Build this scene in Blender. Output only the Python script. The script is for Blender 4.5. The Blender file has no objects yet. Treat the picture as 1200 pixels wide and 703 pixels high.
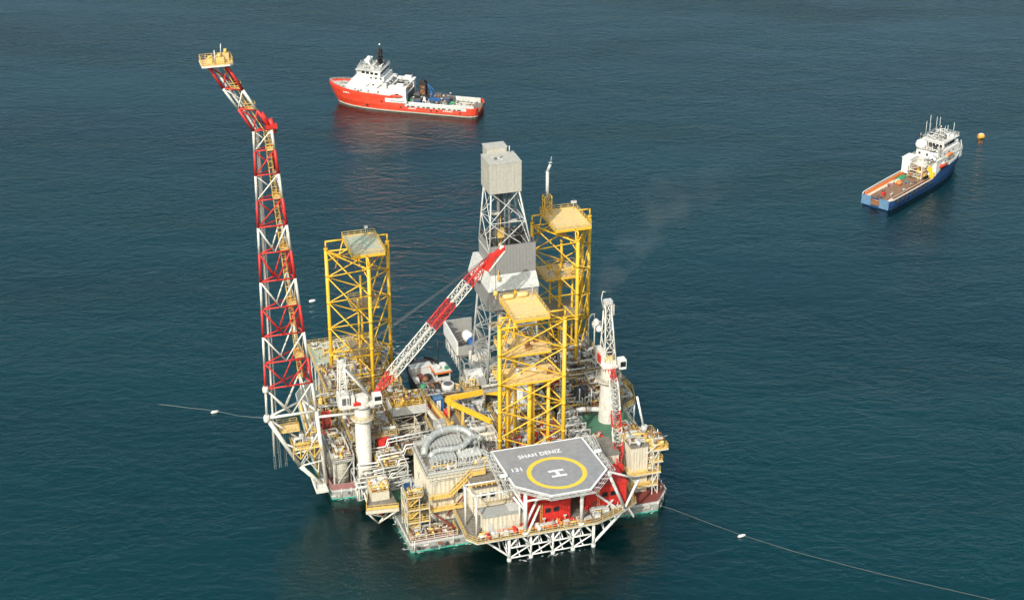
import bpy, math, random
from mathutils import Vector, Matrix
R = math.radians
scene = bpy.context.scene
COL = scene.collection
ANG = R(17)
CA, SA = math.cos(ANG), math.sin(ANG)
OY = 340.0
BASE = {}

def W(p, q, z=0.0):
    """platform coordinates (p along the front edge, q towards the back) -> world"""
    return Vector((p*CA - q*SA, OY + p*SA + q*CA, z))

# ------------------------------------------------------------------ materials
MATS = {}
def new_mat(name):
    m = bpy.data.materials.new(name); m.use_nodes = True
    nt = m.node_tree; nt.nodes.clear()
    out = nt.nodes.new('ShaderNodeOutputMaterial')
    b = nt.nodes.new('ShaderNodeBsdfPrincipled')
    nt.links.new(b.outputs[0], out.inputs[0])
    MATS[name] = m
    return m, nt, b

def paint(name, col, rough=.55, dirt=.45, dcol=(.16, .10, .06), scale=.5, streak=.3, metal=0.0, var=.18, lo=.5, hi=.75, runs=.6):
    """weathered paint: large stains, vertical runs and a fine value variation, all in object space"""
    m, nt, b = new_mat(name)
    N, Lk = nt.nodes.new, nt.links.new
    tc = N('ShaderNodeTexCoord')
    mp = N('ShaderNodeMapping'); mp.inputs['Scale'].default_value = (1, 1, streak)
    Lk(tc.outputs['Object'], mp.inputs[0])
    n1 = N('ShaderNodeTexNoise'); n1.inputs['Scale'].default_value = scale*2.2; n1.inputs['Detail'].default_value = 7; n1.inputs['Roughness'].default_value = .68
    Lk(mp.outputs[0], n1.inputs['Vector'])
    r1 = N('ShaderNodeMapRange'); r1.inputs['From Min'].default_value = lo; r1.inputs['From Max'].default_value = hi
    r1.inputs['To Max'].default_value = dirt
    Lk(n1.outputs['Fac'], r1.inputs['Value'])
    n2 = N('ShaderNodeTexNoise'); n2.inputs['Scale'].default_value = scale*5.5; n2.inputs['Detail'].default_value = 4
    Lk(tc.outputs['Object'], n2.inputs['Vector'])
    r2 = N('ShaderNodeMapRange'); r2.inputs['To Min'].default_value = 1-var; r2.inputs['To Max'].default_value = 1+var
    r2.inputs['From Min'].default_value = .3; r2.inputs['From Max'].default_value = .7
    Lk(n2.outputs['Fac'], r2.inputs['Value'])
    mul = N('ShaderNodeVectorMath'); mul.operation = 'SCALE'; mul.inputs[0].default_value = col
    Lk(r2.outputs[0], mul.inputs['Scale'])
    mix = N('ShaderNodeMix'); mix.data_type = 'RGBA'
    Lk(r1.outputs[0], mix.inputs['Factor']); Lk(mul.outputs[0], mix.inputs['A']); mix.inputs['B'].default_value = (*dcol, 1)
    # thin rust runs and chips
    mp3 = N('ShaderNodeMapping'); mp3.inputs['Scale'].default_value = (1, 1, .16); Lk(tc.outputs['Object'], mp3.inputs[0])
    n3 = N('ShaderNodeTexNoise'); n3.inputs['Scale'].default_value = 2.6; n3.inputs['Detail'].default_value = 5; n3.inputs['Roughness'].default_value = .7
    Lk(mp3.outputs[0], n3.inputs['Vector'])
    r3 = N('ShaderNodeMapRange'); r3.inputs['From Min'].default_value = .57; r3.inputs['From Max'].default_value = .72; r3.inputs['To Max'].default_value = runs
    Lk(n3.outputs['Fac'], r3.inputs['Value'])
    mix3 = N('ShaderNodeMix'); mix3.data_type = 'RGBA'; Lk(r3.outputs[0], mix3.inputs['Factor'])
    Lk(mix.outputs['Result'], mix3.inputs['A']); mix3.inputs['B'].default_value = (*[c*.55+d*.1 for c, d in zip(dcol, (.3, .12, .05))], 1)
    Lk(mix3.outputs['Result'], b.inputs['Base Color'])
    b.inputs['Roughness'].default_value = rough; b.inputs['Metallic'].default_value = metal
    return m

paint('white', (.66, .635, .565), dirt=.5, dcol=(.36, .27, .17))
paint('clean_white', (.72, .71, .67), dirt=.3, dcol=(.50, .45, .38), var=.06)
paint('cream', (.60, .55, .44), dirt=.5, dcol=(.42, .32, .20), var=.08)
paint('yellow', (.77, .445, .028), dirt=.35, dcol=(.50, .26, .05), rough=.5, var=.16, scale=.7, runs=.75)
paint('rail_yellow', (.70, .46, .12), dirt=.5, dcol=(.36, .23, .10))
paint('deck_yellow', (.80, .55, .21), dirt=.5, dcol=(.58, .42, .25), scale=.25, lo=.42, hi=.62)
paint('red', (.57, .030, .022), dirt=.25, dcol=(.20, .03, .02))
paint('ship_red', (.66, .050, .020), dirt=.45, dcol=(.50, .13, .07), scale=.35, var=.14, runs=.5)
paint('oxide', (.20, .045, .035), dirt=.5, dcol=(.10, .05, .04))
paint('dusty_pink', (.33, .15, .14), dirt=.5, dcol=(.20, .10, .08))
paint('grey', (.33, .33, .31), dirt=.4, dcol=(.18, .14, .10))
paint('light_grey', (.52, .52, .49), dirt=.4, dcol=(.27, .22, .16))
paint('dark_grey', (.12, .12, .12), dirt=.5, dcol=(.08, .06, .05))
paint('clad_grey', (.255, .25, .24), dirt=.25, dcol=(.27, .25, .22), scale=.18, streak=.12, var=.06)
paint('clad_warm', (.43, .41, .355), dirt=.35, dcol=(.33, .30, .24), scale=.25, streak=.2, var=.08)
paint('duct', (.40, .42, .40), dirt=.4, dcol=(.24, .23, .20), rough=.4, metal=.25)
paint('black', (.022, .022, .024), dirt=.4, dcol=(.07, .05, .04))
paint('algae', (.10, .46, .36), dirt=.4, dcol=(.05, .28, .21), scale=.5)
paint('skirt', (.54, .54, .51), dirt=.4, dcol=(.42, .40, .36), scale=.3)
paint('rust', (.24, .11, .05), dirt=.7, dcol=(.12, .06, .04))
paint('wood_deck', (.27, .165, .10), dirt=.85, dcol=(.20, .125, .09), scale=.35, lo=.4, hi=.62)
paint('green_deck', (.055, .16, .095), dirt=.5, dcol=(.10, .12, .09), scale=.3)
paint('sage_deck', (.33, .42, .31), dirt=.75, dcol=(.55, .40, .25), scale=.22, lo=.42, hi=.6)
paint('grey_green', (.17, .19, .16), dirt=.6, dcol=(.12, .10, .07), scale=.4)
paint('steel_deck', (.21, .195, .165), dirt=.7, dcol=(.11, .08, .055), scale=.5, lo=.42, hi=.65)
paint('heli_deck', (.27, .27, .273), dirt=.35, dcol=(.20, .20, .205), scale=.16, streak=1, var=.12, lo=.42, hi=.58, runs=.3)
paint('mark_white', (.76, .76, .74), dirt=.6, dcol=(.42, .42, .41), scale=1.2, streak=1)
paint('mark_yellow', (.76, .53, .05), dirt=.6, dcol=(.46, .38, .16), scale=.9, streak=1)
paint('blue', (.015, .06, .19), dirt=.3, dcol=(.04, .07, .13))
paint('bright_blue', (.02, .10, .27), dirt=.3, dcol=(.10, .18, .3))
paint('hull_blue', (.010, .055, .17), dirt=.5, dcol=(.05, .06, .08), scale=.35)
paint('pale_blue', (.10, .21, .34), dirt=.6, dcol=(.22, .26, .30), scale=.4)
paint('orange', (.75, .19, .04), dirt=.35, dcol=(.45, .14, .05))
paint('buoy_orange', (.85, .36, .05), dirt=.3, dcol=(.6, .30, .10))
paint('green', (.05, .28, .13), dirt=.4, dcol=(.07, .14, .09))
paint('tank', (.50, .47, .39), dirt=.5, dcol=(.30, .22, .14))
paint('tarp', (.74, .62, .50), dirt=.3, dcol=(.5, .38, .28))
paint('grating', (.28, .225, .14), dirt=.6, dcol=(.10, .08, .05), scale=.8)
paint('rubber', (.02, .02, .02), rough=.7, dirt=.2)
def glass():
    m, nt, b = new_mat('window_glass')
    b.inputs['Base Color'].default_value = (.015, .02, .025, 1); b.inputs['Roughness'].default_value = .08
glass()

def depth_tint_material():
    """emerald water light painted on submerged steel, fading to black with depth, ragged edge"""
    m, nt, b = new_mat('depth_tint')
    N, Lk = nt.nodes.new, nt.links.new
    tc = N('ShaderNodeTexCoord'); sx = N('ShaderNodeSeparateXYZ'); nz = N('ShaderNodeTexNoise'); nz.inputs['Scale'].default_value = .45; nz.inputs['Detail'].default_value = 6
    Lk(tc.outputs['Object'], sx.inputs[0]); Lk(tc.outputs['Object'], nz.inputs['Vector'])
    ma = N('ShaderNodeMath'); ma.operation = 'MULTIPLY_ADD'; ma.inputs[1].default_value = 4.0; Lk(nz.outputs['Fac'], ma.inputs[0]); Lk(sx.outputs['Z'], ma.inputs[2])
    mr = N('ShaderNodeMapRange'); mr.inputs['From Min'].default_value = -.9; mr.inputs['From Max'].default_value = 1.7; Lk(ma.outputs[0], mr.inputs['Value'])
    mx = N('ShaderNodeMix'); mx.data_type = 'RGBA'; mx.inputs['A'].default_value = (.006, .016, .016, 1); mx.inputs['B'].default_value = (.05, .40, .29, 1)  # water's green and its loss of light with depth, put in the colour
    Lk(mr.outputs[0], mx.inputs['Factor']); Lk(mx.outputs['Result'], b.inputs['Base Color']); b.inputs['Roughness'].default_value = .8
depth_tint_material()

# ------------------------------------------------------------------ mesh builder
class MB:
    def __init__(s, mat='grey'):
        s.v = []; s.f = []; s.fm = []; s.sm = []; s.mats = []; s.d = mat
    def mi(s, m):
        m = m or s.d
        if m not in s.mats: s.mats.append(m)
        return s.mats.index(m)
    def face(s, idx, m=None, smooth=False):
        s.f.append(tuple(idx)); s.fm.append(s.mi(m)); s.sm.append(smooth)
    def poly(s, pts, m=None):
        k = len(s.v); s.v += [tuple(p) for p in pts]; s.face(range(k, k+len(pts)), m)
    def hexa(s, c, m=None):
        k = len(s.v); s.v += [tuple(x) for x in c]
        for q in ((0,3,2,1), (4,5,6,7), (0,1,5,4), (1,2,6,5), (2,3,7,6), (3,0,4,7)):
            s.face([k+i for i in q], m)
    def box(s, p0, p1, q0, q1, z0, z1, m=None):
        s.hexa([(p0,q0,z0),(p1,q0,z0),(p1,q1,z0),(p0,q1,z0),(p0,q0,z1),(p1,q0,z1),(p1,q1,z1),(p0,q1,z1)], m)
        return s
    def bar(s, a, b, w, h=None, m=None):
        a, b = Vector(a), Vector(b); h = h or w
        d = (b-a)
        if d.length < 1e-5: return s
        d.normalize()
        ref = Vector((0,0,1)) if abs(d.z) < .9 else Vector((1,0,0))
        x = d.cross(ref).normalized()*(w/2); y = x.cross(d).normalized()*(h/2)
        s.hexa([a-x-y, a+x-y, a+x+y, a-x+y, b-x-y, b+x-y, b+x+y, b-x+y], m)
        return s
    def tube(s, a, b, r, m=None, n=6, r2=None, cap=True):
        a, b = Vector(a), Vector(b); r2 = r if r2 is None else r2
        d = (b-a)
        if d.length < 1e-5: return s
        d.normalize()
        ref = Vector((0,0,1)) if abs(d.z) < .9 else Vector((1,0,0))
        x = d.cross(ref).normalized(); y = d.cross(x)
        k = len(s.v)
        for c, rr in ((a, r), (b, r2)):
            for i in range(n):
                t = 2*math.pi*i/n
                s.v.append(tuple(c + x*(rr*math.cos(t)) + y*(rr*math.sin(t))))
        for i in range(n):
            j = (i+1) % n
            s.face((k+j, k+i, k+n+i, k+n+j), m, True)
        if cap:
            s.face([k+i for i in range(n)], m); s.face([k+n+i for i in reversed(range(n))], m)
        return s
    def path(s, pts, r, m=None, n=6, cap=True, closed=False):
        P = [Vector(p) for p in pts]
        k = len(s.v); prev = None
        for i, p in enumerate(P):
            if closed: t = (P[(i+1) % len(P)]-p).normalized() + (p-P[i-1]).normalized()
            elif i == 0: t = P[1]-P[0]
            elif i == len(P)-1: t = P[-1]-P[-2]
            else: t = (P[i+1]-p).normalized() + (p-P[i-1]).normalized()
            if t.length < 1e-4: t = Vector((0,0,1))
            t.normalize()
            if prev is None:
                ref = Vector((0,0,1)) if abs(t.z) < .9 else Vector((1,0,0))
                x = t.cross(ref).normalized()
            else:
                x = (prev - t*prev.dot(t))
                x = x.normalized() if x.length > 1e-3 else t.orthogonal().normalized()
            prev = x; y = t.cross(x)
            cosh = 1.0
            if 0 < i < len(P)-1:
                cosh = max(.6, t.dot((P[i]-P[i-1]).normalized()))
            for j in range(n):
                a = 2*math.pi*j/n
                s.v.append(tuple(p + (x*math.cos(a) + y*math.sin(a))*(r/ (cosh**.5))))
        rng = len(P) if closed else len(P)-1
        for i in range(rng):
            i2 = (i+1) % len(P)
            for j in range(n):
                j2 = (j+1) % n
                s.face((k+i*n+j2, k+i*n+j, k+i2*n+j, k+i2*n+j2), m, True)
        if cap and not closed:
            s.face([k+j for j in range(n)], m); s.face([k+(len(P)-1)*n+j for j in reversed(range(n))], m)
        return s
    def prism(s, poly, z0, z1, m=None, mt=None):
        k = len(s.v); n = len(poly)
        s.v += [(p, q, z0) for p, q in poly] + [(p, q, z1) for p, q in poly]
        for i in range(n):
            j = (i+1) % n
            s.face((k+i, k+j, k+n+j, k+n+i), m)
        s.face([k+i for i in reversed(range(n))], m)
        s.face([k+n+i for i in range(n)], mt or m)
        return s
    def lathe(s, c, prof, m=None, n=14, axis='z'):
        """prof: list of (radius, along)"""
        k = len(s.v); c = Vector(c)
        for r, h in prof:
            for i in range(n):
                t = 2*math.pi*i/n; u, v = r*math.cos(t), r*math.sin(t)
                o = (u, v, h) if axis == 'z' else ((h, u, v) if axis == 'p' else (v, h, u))
                s.v.append(tuple(c+Vector(o)))
        for a in range(len(prof)-1):
            for i in range(n):
                j = (i+1) % n
                s.face((k+a*n+i, k+a*n+j, k+(a+1)*n+j, k+(a+1)*n+i), m, True)
        s.face([k+i for i in reversed(range(n))], m); s.face([k+(len(prof)-1)*n+i for i in range(n)], m)
        return s
    def vessel(s, c, r, l, m=None, axis='p', n=12):
        h = l/2
        s.lathe(c, [(r*.3,-h), (r*.75,-h+r*.18), (r,-h+r*.5), (r,h-r*.5), (r*.75,h-r*.18), (r*.3,h)], m, n, axis)
        return s
    def corr(s, a, b, z0, z1, m=None, period=.9, depth=.16, thick=.25):
        """corrugated wall from a to b, outside on the right-hand side going a->b; a solid closed strip"""
        ax, ay = a; bx, by = b
        L = math.hypot(bx-ax, by-ay); dx, dy = (bx-ax)/L, (by-ay)/L; nx, ny = dy, -dx
        n = max(1, round(L/period)); pr = []
        for i in range(n):
            t0 = L*i/n; w = L/n
            pr += [(t0, 0), (t0+w*.5, 0), (t0+w*.6, depth), (t0+w*.9, depth)]
        pr += [(L, 0)]
        pts = [(ax+dx*t+nx*o, ay+dy*t+ny*o) for t, o in pr]
        k = len(s.v)
        for x, y in pts: s.v += [(x, y, z0), (x, y, z1)]
        for i in range(len(pts)-1):
            s.face((k+2*i, k+2*i+2, k+2*i+3, k+2*i+1), m)
        return s
    def rail(s, pts, z, h=1.15, r=.06, m=None, closed=False, step=1.7, bars=2, toe=.1):
        P = list(pts) + ([pts[0]] if closed else [])
        for (a, b) in zip(P, P[1:]):
            za = a[2] if len(a) > 2 else z; zb = b[2] if len(b) > 2 else z
            L = math.hypot(b[0]-a[0], b[1]-a[1]); n = max(1, round(L/step))
            A = Vector((a[0], a[1], za)); B = Vector((b[0], b[1], zb))
            for i in range(n+1):
                c = A.lerp(B, i/n); s.bar(c, c+Vector((0,0,h)), r*1.3, r*1.3, m)
            for j in range(bars):
                o = Vector((0,0,h*(j+1)/bars)); s.bar(A+o, B+o, r*1.25, r*1.25, m)
            if toe: s.bar(A+Vector((0,0,toe/2)), B+Vector((0,0,toe/2)), .06, toe, m)
        return s
    def ladder(s, a, b, w=.6, r=.06, m=None, side=(1,0,0), step=.8):
        a, b = Vector(a), Vector(b); sd = Vector(side)*w/2
        s.bar(a-sd, b-sd, r*2, r*2, m); s.bar(a+sd, b+sd, r*2, r*2, m)
        n = max(2, int((b-a).length/step))
        for i in range(1, n):
            c = a.lerp(b, i/n); s.bar(c-sd, c+sd, r*1.6, r*1.6, m)
        return s
    def stair(s, a, b, w=1.0, m=None, side=(0,1,0), h=1.0):
        a, b = Vector(a), Vector(b); sd = Vector(side).normalized()*w/2; up = Vector((0,0,h))
        for k in (-1, 1):
            s.bar(a+sd*k, b+sd*k, .1, .35, m); s.bar(a+sd*k+up, b+sd*k+up, .1, .1, m)
            for t in (0, .33, .66, 1):
                c = a.lerp(b, t)+sd*k; s.bar(c, c+up, .1, .1, m)
        n = max(3, int(abs(b.z-a.z)/.35))
        for i in range(n+1):
            c = a.lerp(b, i/n); s.bar(c-sd, c+sd, .28, .06, m)
        return s
    def lattice(s, A0, A1, B0, B1, n, r, m=None, kind='x', horiz=False, seg=5):
        """bracing between two chords A0->A1 and B0->B1"""
        A0, A1, B0, B1 = map(Vector, (A0, A1, B0, B1))
        for i in range(n):
            a, a2 = A0.lerp(A1, i/n), A0.lerp(A1, (i+1)/n); b, b2 = B0.lerp(B1, i/n), B0.lerp(B1, (i+1)/n)
            if kind == 'x': s.tube(a, b2, r, m, seg, cap=False); s.tube(b, a2, r, m, seg, cap=False)
            elif kind == 'z':
                if i % 2: s.tube(a, b2, r, m, seg, cap=False)
                else: s.tube(b, a2, r, m, seg, cap=False)
            elif kind == 'k':
                c = (a+b)/2; s.tube(a2, c, r, m, seg, cap=False); s.tube(b2, c, r, m, seg, cap=False)
            if horiz: s.tube(a, b, r, m, seg, cap=False)
        if horiz: s.tube(A1, B1, r, m, seg, cap=False)
        return s
    def frame(s, p0, p1, q0, q1, z0, z1, r=.2, m=None, levels=1, brace=True):
        """open steel frame: four columns, beams at each level, diagonal braces"""
        C = [(p0,q0), (p1,q0), (p1,q1), (p0,q1)]
        for p, q in C: s.bar((p,q,z0), (p,q,z1), r*2, r*2, m)
        for k in range(1, levels+1):
            z = z0+(z1-z0)*k/levels; zl = z0+(z1-z0)*(k-1)/levels
            for i in range(4):
                a, b = C[i], C[(i+1) % 4]
                s.bar((*a, z-.01*i), (*b, z-.01*i), r*1.6, r*1.6, m)
                if brace: s.bar((*a, zl), (*b, z), r*1.1, r*1.1, m)
        return s
    def build(s, name, parent=None, mat=None, base=None):
        b = Vector(base) if base is not None else (BASE[parent] if parent in BASE else Vector((0,0,0)))
        me = bpy.data.meshes.new(name)
        me.from_pydata([(x-b.x, y-b.y, z-b.z) for x, y, z in s.v], [], s.f)
        for m in s.mats: me.materials.append(MATS[m])
        me.polygons.foreach_set('material_index', s.fm)
        me.polygons.foreach_set('use_smooth', s.sm)
        me.update()
        o = bpy.data.objects.new(name, me); COL.objects.link(o)
        if parent is not None:
            o.parent = parent; BASE[o] = b
        return o

def tag(o, label=None, cat=None, group=None, kind=None):
    if label: o['label'] = label
    if cat: o['category'] = cat
    if group: o['group'] = group
    if kind: o['kind'] = kind
    return o

def thing(name, label, cat, base, group=None):
    """an Empty at the thing's base, in platform coordinates"""
    o = bpy.data.objects.new(name, None); COL.objects.link(o); o.empty_display_size = .5
    o.location = W(*base); o.rotation_euler = (0, 0, ANG); BASE[o] = Vector(base)
    return tag(o, label, cat, group)

def wthing(name, label, cat, loc, rz=0, group=None):
    """an Empty in world coordinates whose children use its own local frame"""
    o = bpy.data.objects.new(name, None); COL.objects.link(o); o.empty_display_size = .5
    o.location = loc; o.rotation_euler = (0, 0, rz); BASE[o] = Vector((0,0,0))
    return tag(o, label, cat, group)

def dup(o, parent=None):
    c = o.copy(); COL.objects.link(c)
    if parent is not None: c.parent = parent
    if o in BASE: BASE[c] = BASE[o]
    for ch in list(o.children): dup(ch, c)
    return c

def split(parent, name, mat, boxes):
    """one part per box"""
    for b in boxes: MB(mat).box(*b).build(name, parent)

def put(o, p, q, z, rz=0, label=None, group=None):
    o.location = W(p, q, z); o.rotation_euler = (0, 0, ANG+rz)
    if label: o['label'] = label
    if group: o['group'] = group
    return o

def window(parent, c, w, h, axis='p', out=-1, frame_mat='light_grey', t=.08):
    """a window with a frame and a dark pane on a wall that faces q (axis 'p') or p (axis 'q')"""
    x, y, z = c
    f = MB(frame_mat); g = MB('window_glass')
    def bx(mb, u0, u1, d0, d1, z0, z1):
        d0, d1 = sorted((d0*out, d1*out))
        if axis == 'p': mb.box(x+u0, x+u1, y+d0, y+d1, z0, z1)
        else: mb.box(x+d0, x+d1, y+u0, y+u1, z0, z1)
    b = .13
    bx(f, -w/2-b, w/2+b, 0, t+.10, z+h, z+h+b); bx(f, -w/2-b, w/2+b, 0, t+.10, z-b, z)
    bx(f, -w/2-b, -w/2, 0, t+.10, z, z+h); bx(f, w/2, w/2+b, 0, t+.10, z, z+h)
    bx(g, -w/2, w/2, 0, t, z, z+h)
    fo = f.build('window', parent); g.build('pane', fo)
    return fo

def clutter(T, p0, p1, q0, q1, z, n, seed, pal, hmax=2.4, pipes=6, rods=True):
    """process equipment on a deck: vessels, cabinets, pumps, valve stacks and the pipes between them, as parts of T"""
    rnd = random.Random(seed); spots = []; n = int(n*2.1); pipes = int(pipes*2.4)
    for _ in range(n):
        for tr in range(12):
            p, q = rnd.uniform(p0, p1), rnd.uniform(q0, q1)
            if all(abs(p-a)+abs(q-b) > .9 for a, b in spots): break
        else: continue
        spots.append((p, q)); m = rnd.choice(pal); k = rnd.random(); s = rnd.uniform(.5, .98)
        if k < .2:
            mb = MB(m); L = 2.6*s; r = .5*s; ax = rnd.choice('pq')
            mb.vessel((p, q, z+r+.35), r, L, ax and m, axis=ax)
            for t in (-.3, .3):
                u = (p+t*L, q) if ax == 'p' else (p, q+t*L)
                mb.box(u[0]-.2, u[0]+.2, u[1]-.2, u[1]+.2, z, z+.5, 'grey')
            mb.tube((p, q, z+2*r+.3), (p, q, z+2*r+.9), .1, m); mb.build('pressure_vessel', T)
        elif k < .34:
            mb = MB(m); r = .55*s; h = hmax*rnd.uniform(.6, 1)
            mb.lathe((p, q, z), [(r, 0), (r, h*.85), (r*.7, h*.96), (r*.2, h)], m, 12); mb.tube((p, q, z+h), (p, q, z+h+.5), .09, m)
            mb.build('tank', T)
        elif k < .62:
            mb = MB(m); w, d, h = rnd.uniform(.8, 2)*s, rnd.uniform(.7, 1.5)*s, rnd.uniform(.8, hmax)*s
            mb.box(p-w/2, p+w/2, q-d/2, q+d/2, z, z+h); mb.box(p-w/2-.08, p+w/2+.08, q-d/2-.08, q+d/2+.08, z+h, z+h+.12, 'light_grey')
            mb.box(p-w*.3, p+w*.3, q-d/2-.06, q-d/2, z+h*.2, z+h*.8, 'dark_grey'); mb.build('cabinet', T)
        elif k < .8:
            mb = MB(m); mb.box(p-.9*s, p+.9*s, q-.5*s, q+.5*s, z, z+.25, 'dark_grey')
            mb.lathe((p-.45*s, q, z+.7*s), [(.3*s,-.45*s), (.42*s,-.4*s), (.42*s,.4*s), (.25*s,.5*s)], m, 10, 'p')
            mb.lathe((p+.45*s, q, z+.6*s), [(.2*s,-.3*s), (.36*s,-.1*s), (.36*s,.2*s)], 'light_grey', 10, 'p')
            mb.tube((p+.5*s, q, z+.8*s), (p+.5*s, q, z+1.7*s), .12, m); mb.build('pump', T)
        else:
            mb = MB(m)
            for i in range(3):
                a = p-.5*s+i*.5*s; h = hmax*rnd.uniform(.4, .8)
                mb.tube((a, q, z), (a, q, z+h), .13*s, m); mb.lathe((a, q, z+h*.6), [(.25*s, 0), (.25*s, .12)], 'rail_yellow', 8)
            mb.tube((p-.6*s, q, z+.7), (p+.6*s, q, z+.7), .15*s, m); mb.build('valve_stack', T)
    for i in range(n//4):
        p, q = rnd.uniform(p0, p1), rnd.uniform(q0, q1); m = rnd.choice(pal); k = rnd.random(); mb = MB(m)
        if k < .4:
            w, d, h = rnd.uniform(1, 2.2), rnd.uniform(.8, 1.6), rnd.uniform(1, hmax*.9)
            mb.frame(p-w/2, p+w/2, q-d/2, q+d/2, z, z+h, .07, levels=1); mb.box(p-w*.35, p+w*.35, q-d*.35, q+d*.35, z, z+h*.6, rnd.choice(pal)); mb.build('equipment_skid', T)
        elif k < .7:
            a = rnd.choice((0, 1)); L = rnd.uniform(1.5, 3.5); P, Q = (min(p1, p+L), q) if a else (p, min(q1, q+L))
            mb.rail([(p, q), (P, Q)], z, m='rail_yellow', r=.055, toe=0); mb.build('handrail', T)
        else:
            mb.tube((p, q, z), (p, q, z+hmax*1.3), .09, m); mb.box(p-.35, p+.35, q-.12, q+.12, z+hmax*1.25, z+hmax*1.25+.3, 'light_grey'); mb.build('lamp_post', T)
    for i in range(pipes):
        m = rnd.choice(pal); mb = MB(m); r = rnd.uniform(.06, .13)
        p, q = rnd.uniform(p0, p1), rnd.uniform(q0, q1); zz = z+rnd.uniform(.5, hmax)
        pts = [(p, q, z), (p, q, zz)]
        for j in range(3):
            if j % 2 == i % 2: p = min(p1, max(p0, p+rnd.choice((-1,1))*rnd.uniform(2, 6)))
            else: q = min(q1, max(q0, q+rnd.choice((-1,1))*rnd.uniform(2, 6)))
            pts.append((p, q, zz))
        pts.append((p, q, z))
        mb.path(pts, r); mb.path([(a, b, c+(0 if c == z else .0)) for a, b, c in [(x+r*2.6, y+r*2.6, w) for x, y, w in pts]], r*.8)
        mb.build('pipework', T)
def solo(mb, name, label, cat, base, group=None, kind=None):
    o = mb.build(name, None, base=base)
    o.location = W(*base); o.rotation_euler = (0, 0, ANG)
    return tag(o, label, cat, group, kind)

# ------------------------------------------------------------------ camera, light, sky
cam = bpy.data.cameras.new('camera'); cam.sensor_width = 36; cam.lens = 60.0
cam.clip_start = 1; cam.clip_end = 20000
co = bpy.data.objects.new('camera', cam); COL.objects.link(co)
co.location = (0, 0, 212); co.rotation_euler = (R(90-26), 0, 0)
scene.camera = co

SUN_EL, SUN_AZ = R(40), math.atan2(-.37, -.93)     # azimuth measured from +Y towards +X
sd = Vector((math.sin(SUN_AZ)*math.cos(SUN_EL), math.cos(SUN_AZ)*math.cos(SUN_EL), math.sin(SUN_EL)))
sun = bpy.data.lights.new('sun', 'SUN'); sun.energy = 3.4; sun.angle = R(.6); sun.color = (1, .96, .90)
so = bpy.data.objects.new('sun', sun); COL.objects.link(so)
so.rotation_euler = sd.to_track_quat('Z', 'Y').to_euler(); so.location = (0, 0, 300)

world = bpy.data.worlds.new('World'); scene.world = world; world.use_nodes = True
nt = world.node_tree; nt.nodes.clear()
wo = nt.nodes.new('ShaderNodeOutputWorld'); bg = nt.nodes.new('ShaderNodeBackground')
sky = nt.nodes.new('ShaderNodeTexSky'); sky.sky_type = 'NISHITA'; sky.sun_disc = False
sky.sun_elevation = SUN_EL; sky.sun_rotation = SUN_AZ % (2*math.pi)
sky.air_density = 1.0; sky.dust_density = 4.5; sky.ozone_density = 1.0; sky.altitude = 0
bg.inputs['Strength'].default_value = .15
tint = nt.nodes.new('ShaderNodeMix'); tint.data_type = 'RGBA'; tint.blend_type = 'MULTIPLY'; tint.inputs['Factor'].default_value = 1; tint.inputs['B'].default_value = (.93, 1.04, 1.0, 1)
nt.links.new(sky.outputs[0], tint.inputs['A']); nt.links.new(tint.outputs['Result'], bg.inputs[0]); nt.links.new(bg.outputs[0], wo.inputs[0])

scene.view_settings.view_transform = 'Standard'; scene.view_settings.look = 'None'
scene.view_settings.exposure = 0.2; scene.view_settings.gamma = 1.0
scene.render.engine = 'CYCLES'
scene.cycles.use_denoising = True
scene.cycles.max_bounces = 5; scene.cycles.glossy_bounces = 3; scene.cycles.diffuse_bounces = 3
scene.cycles.caustics_reflective = False; scene.cycles.caustics_refractive = False

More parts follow.
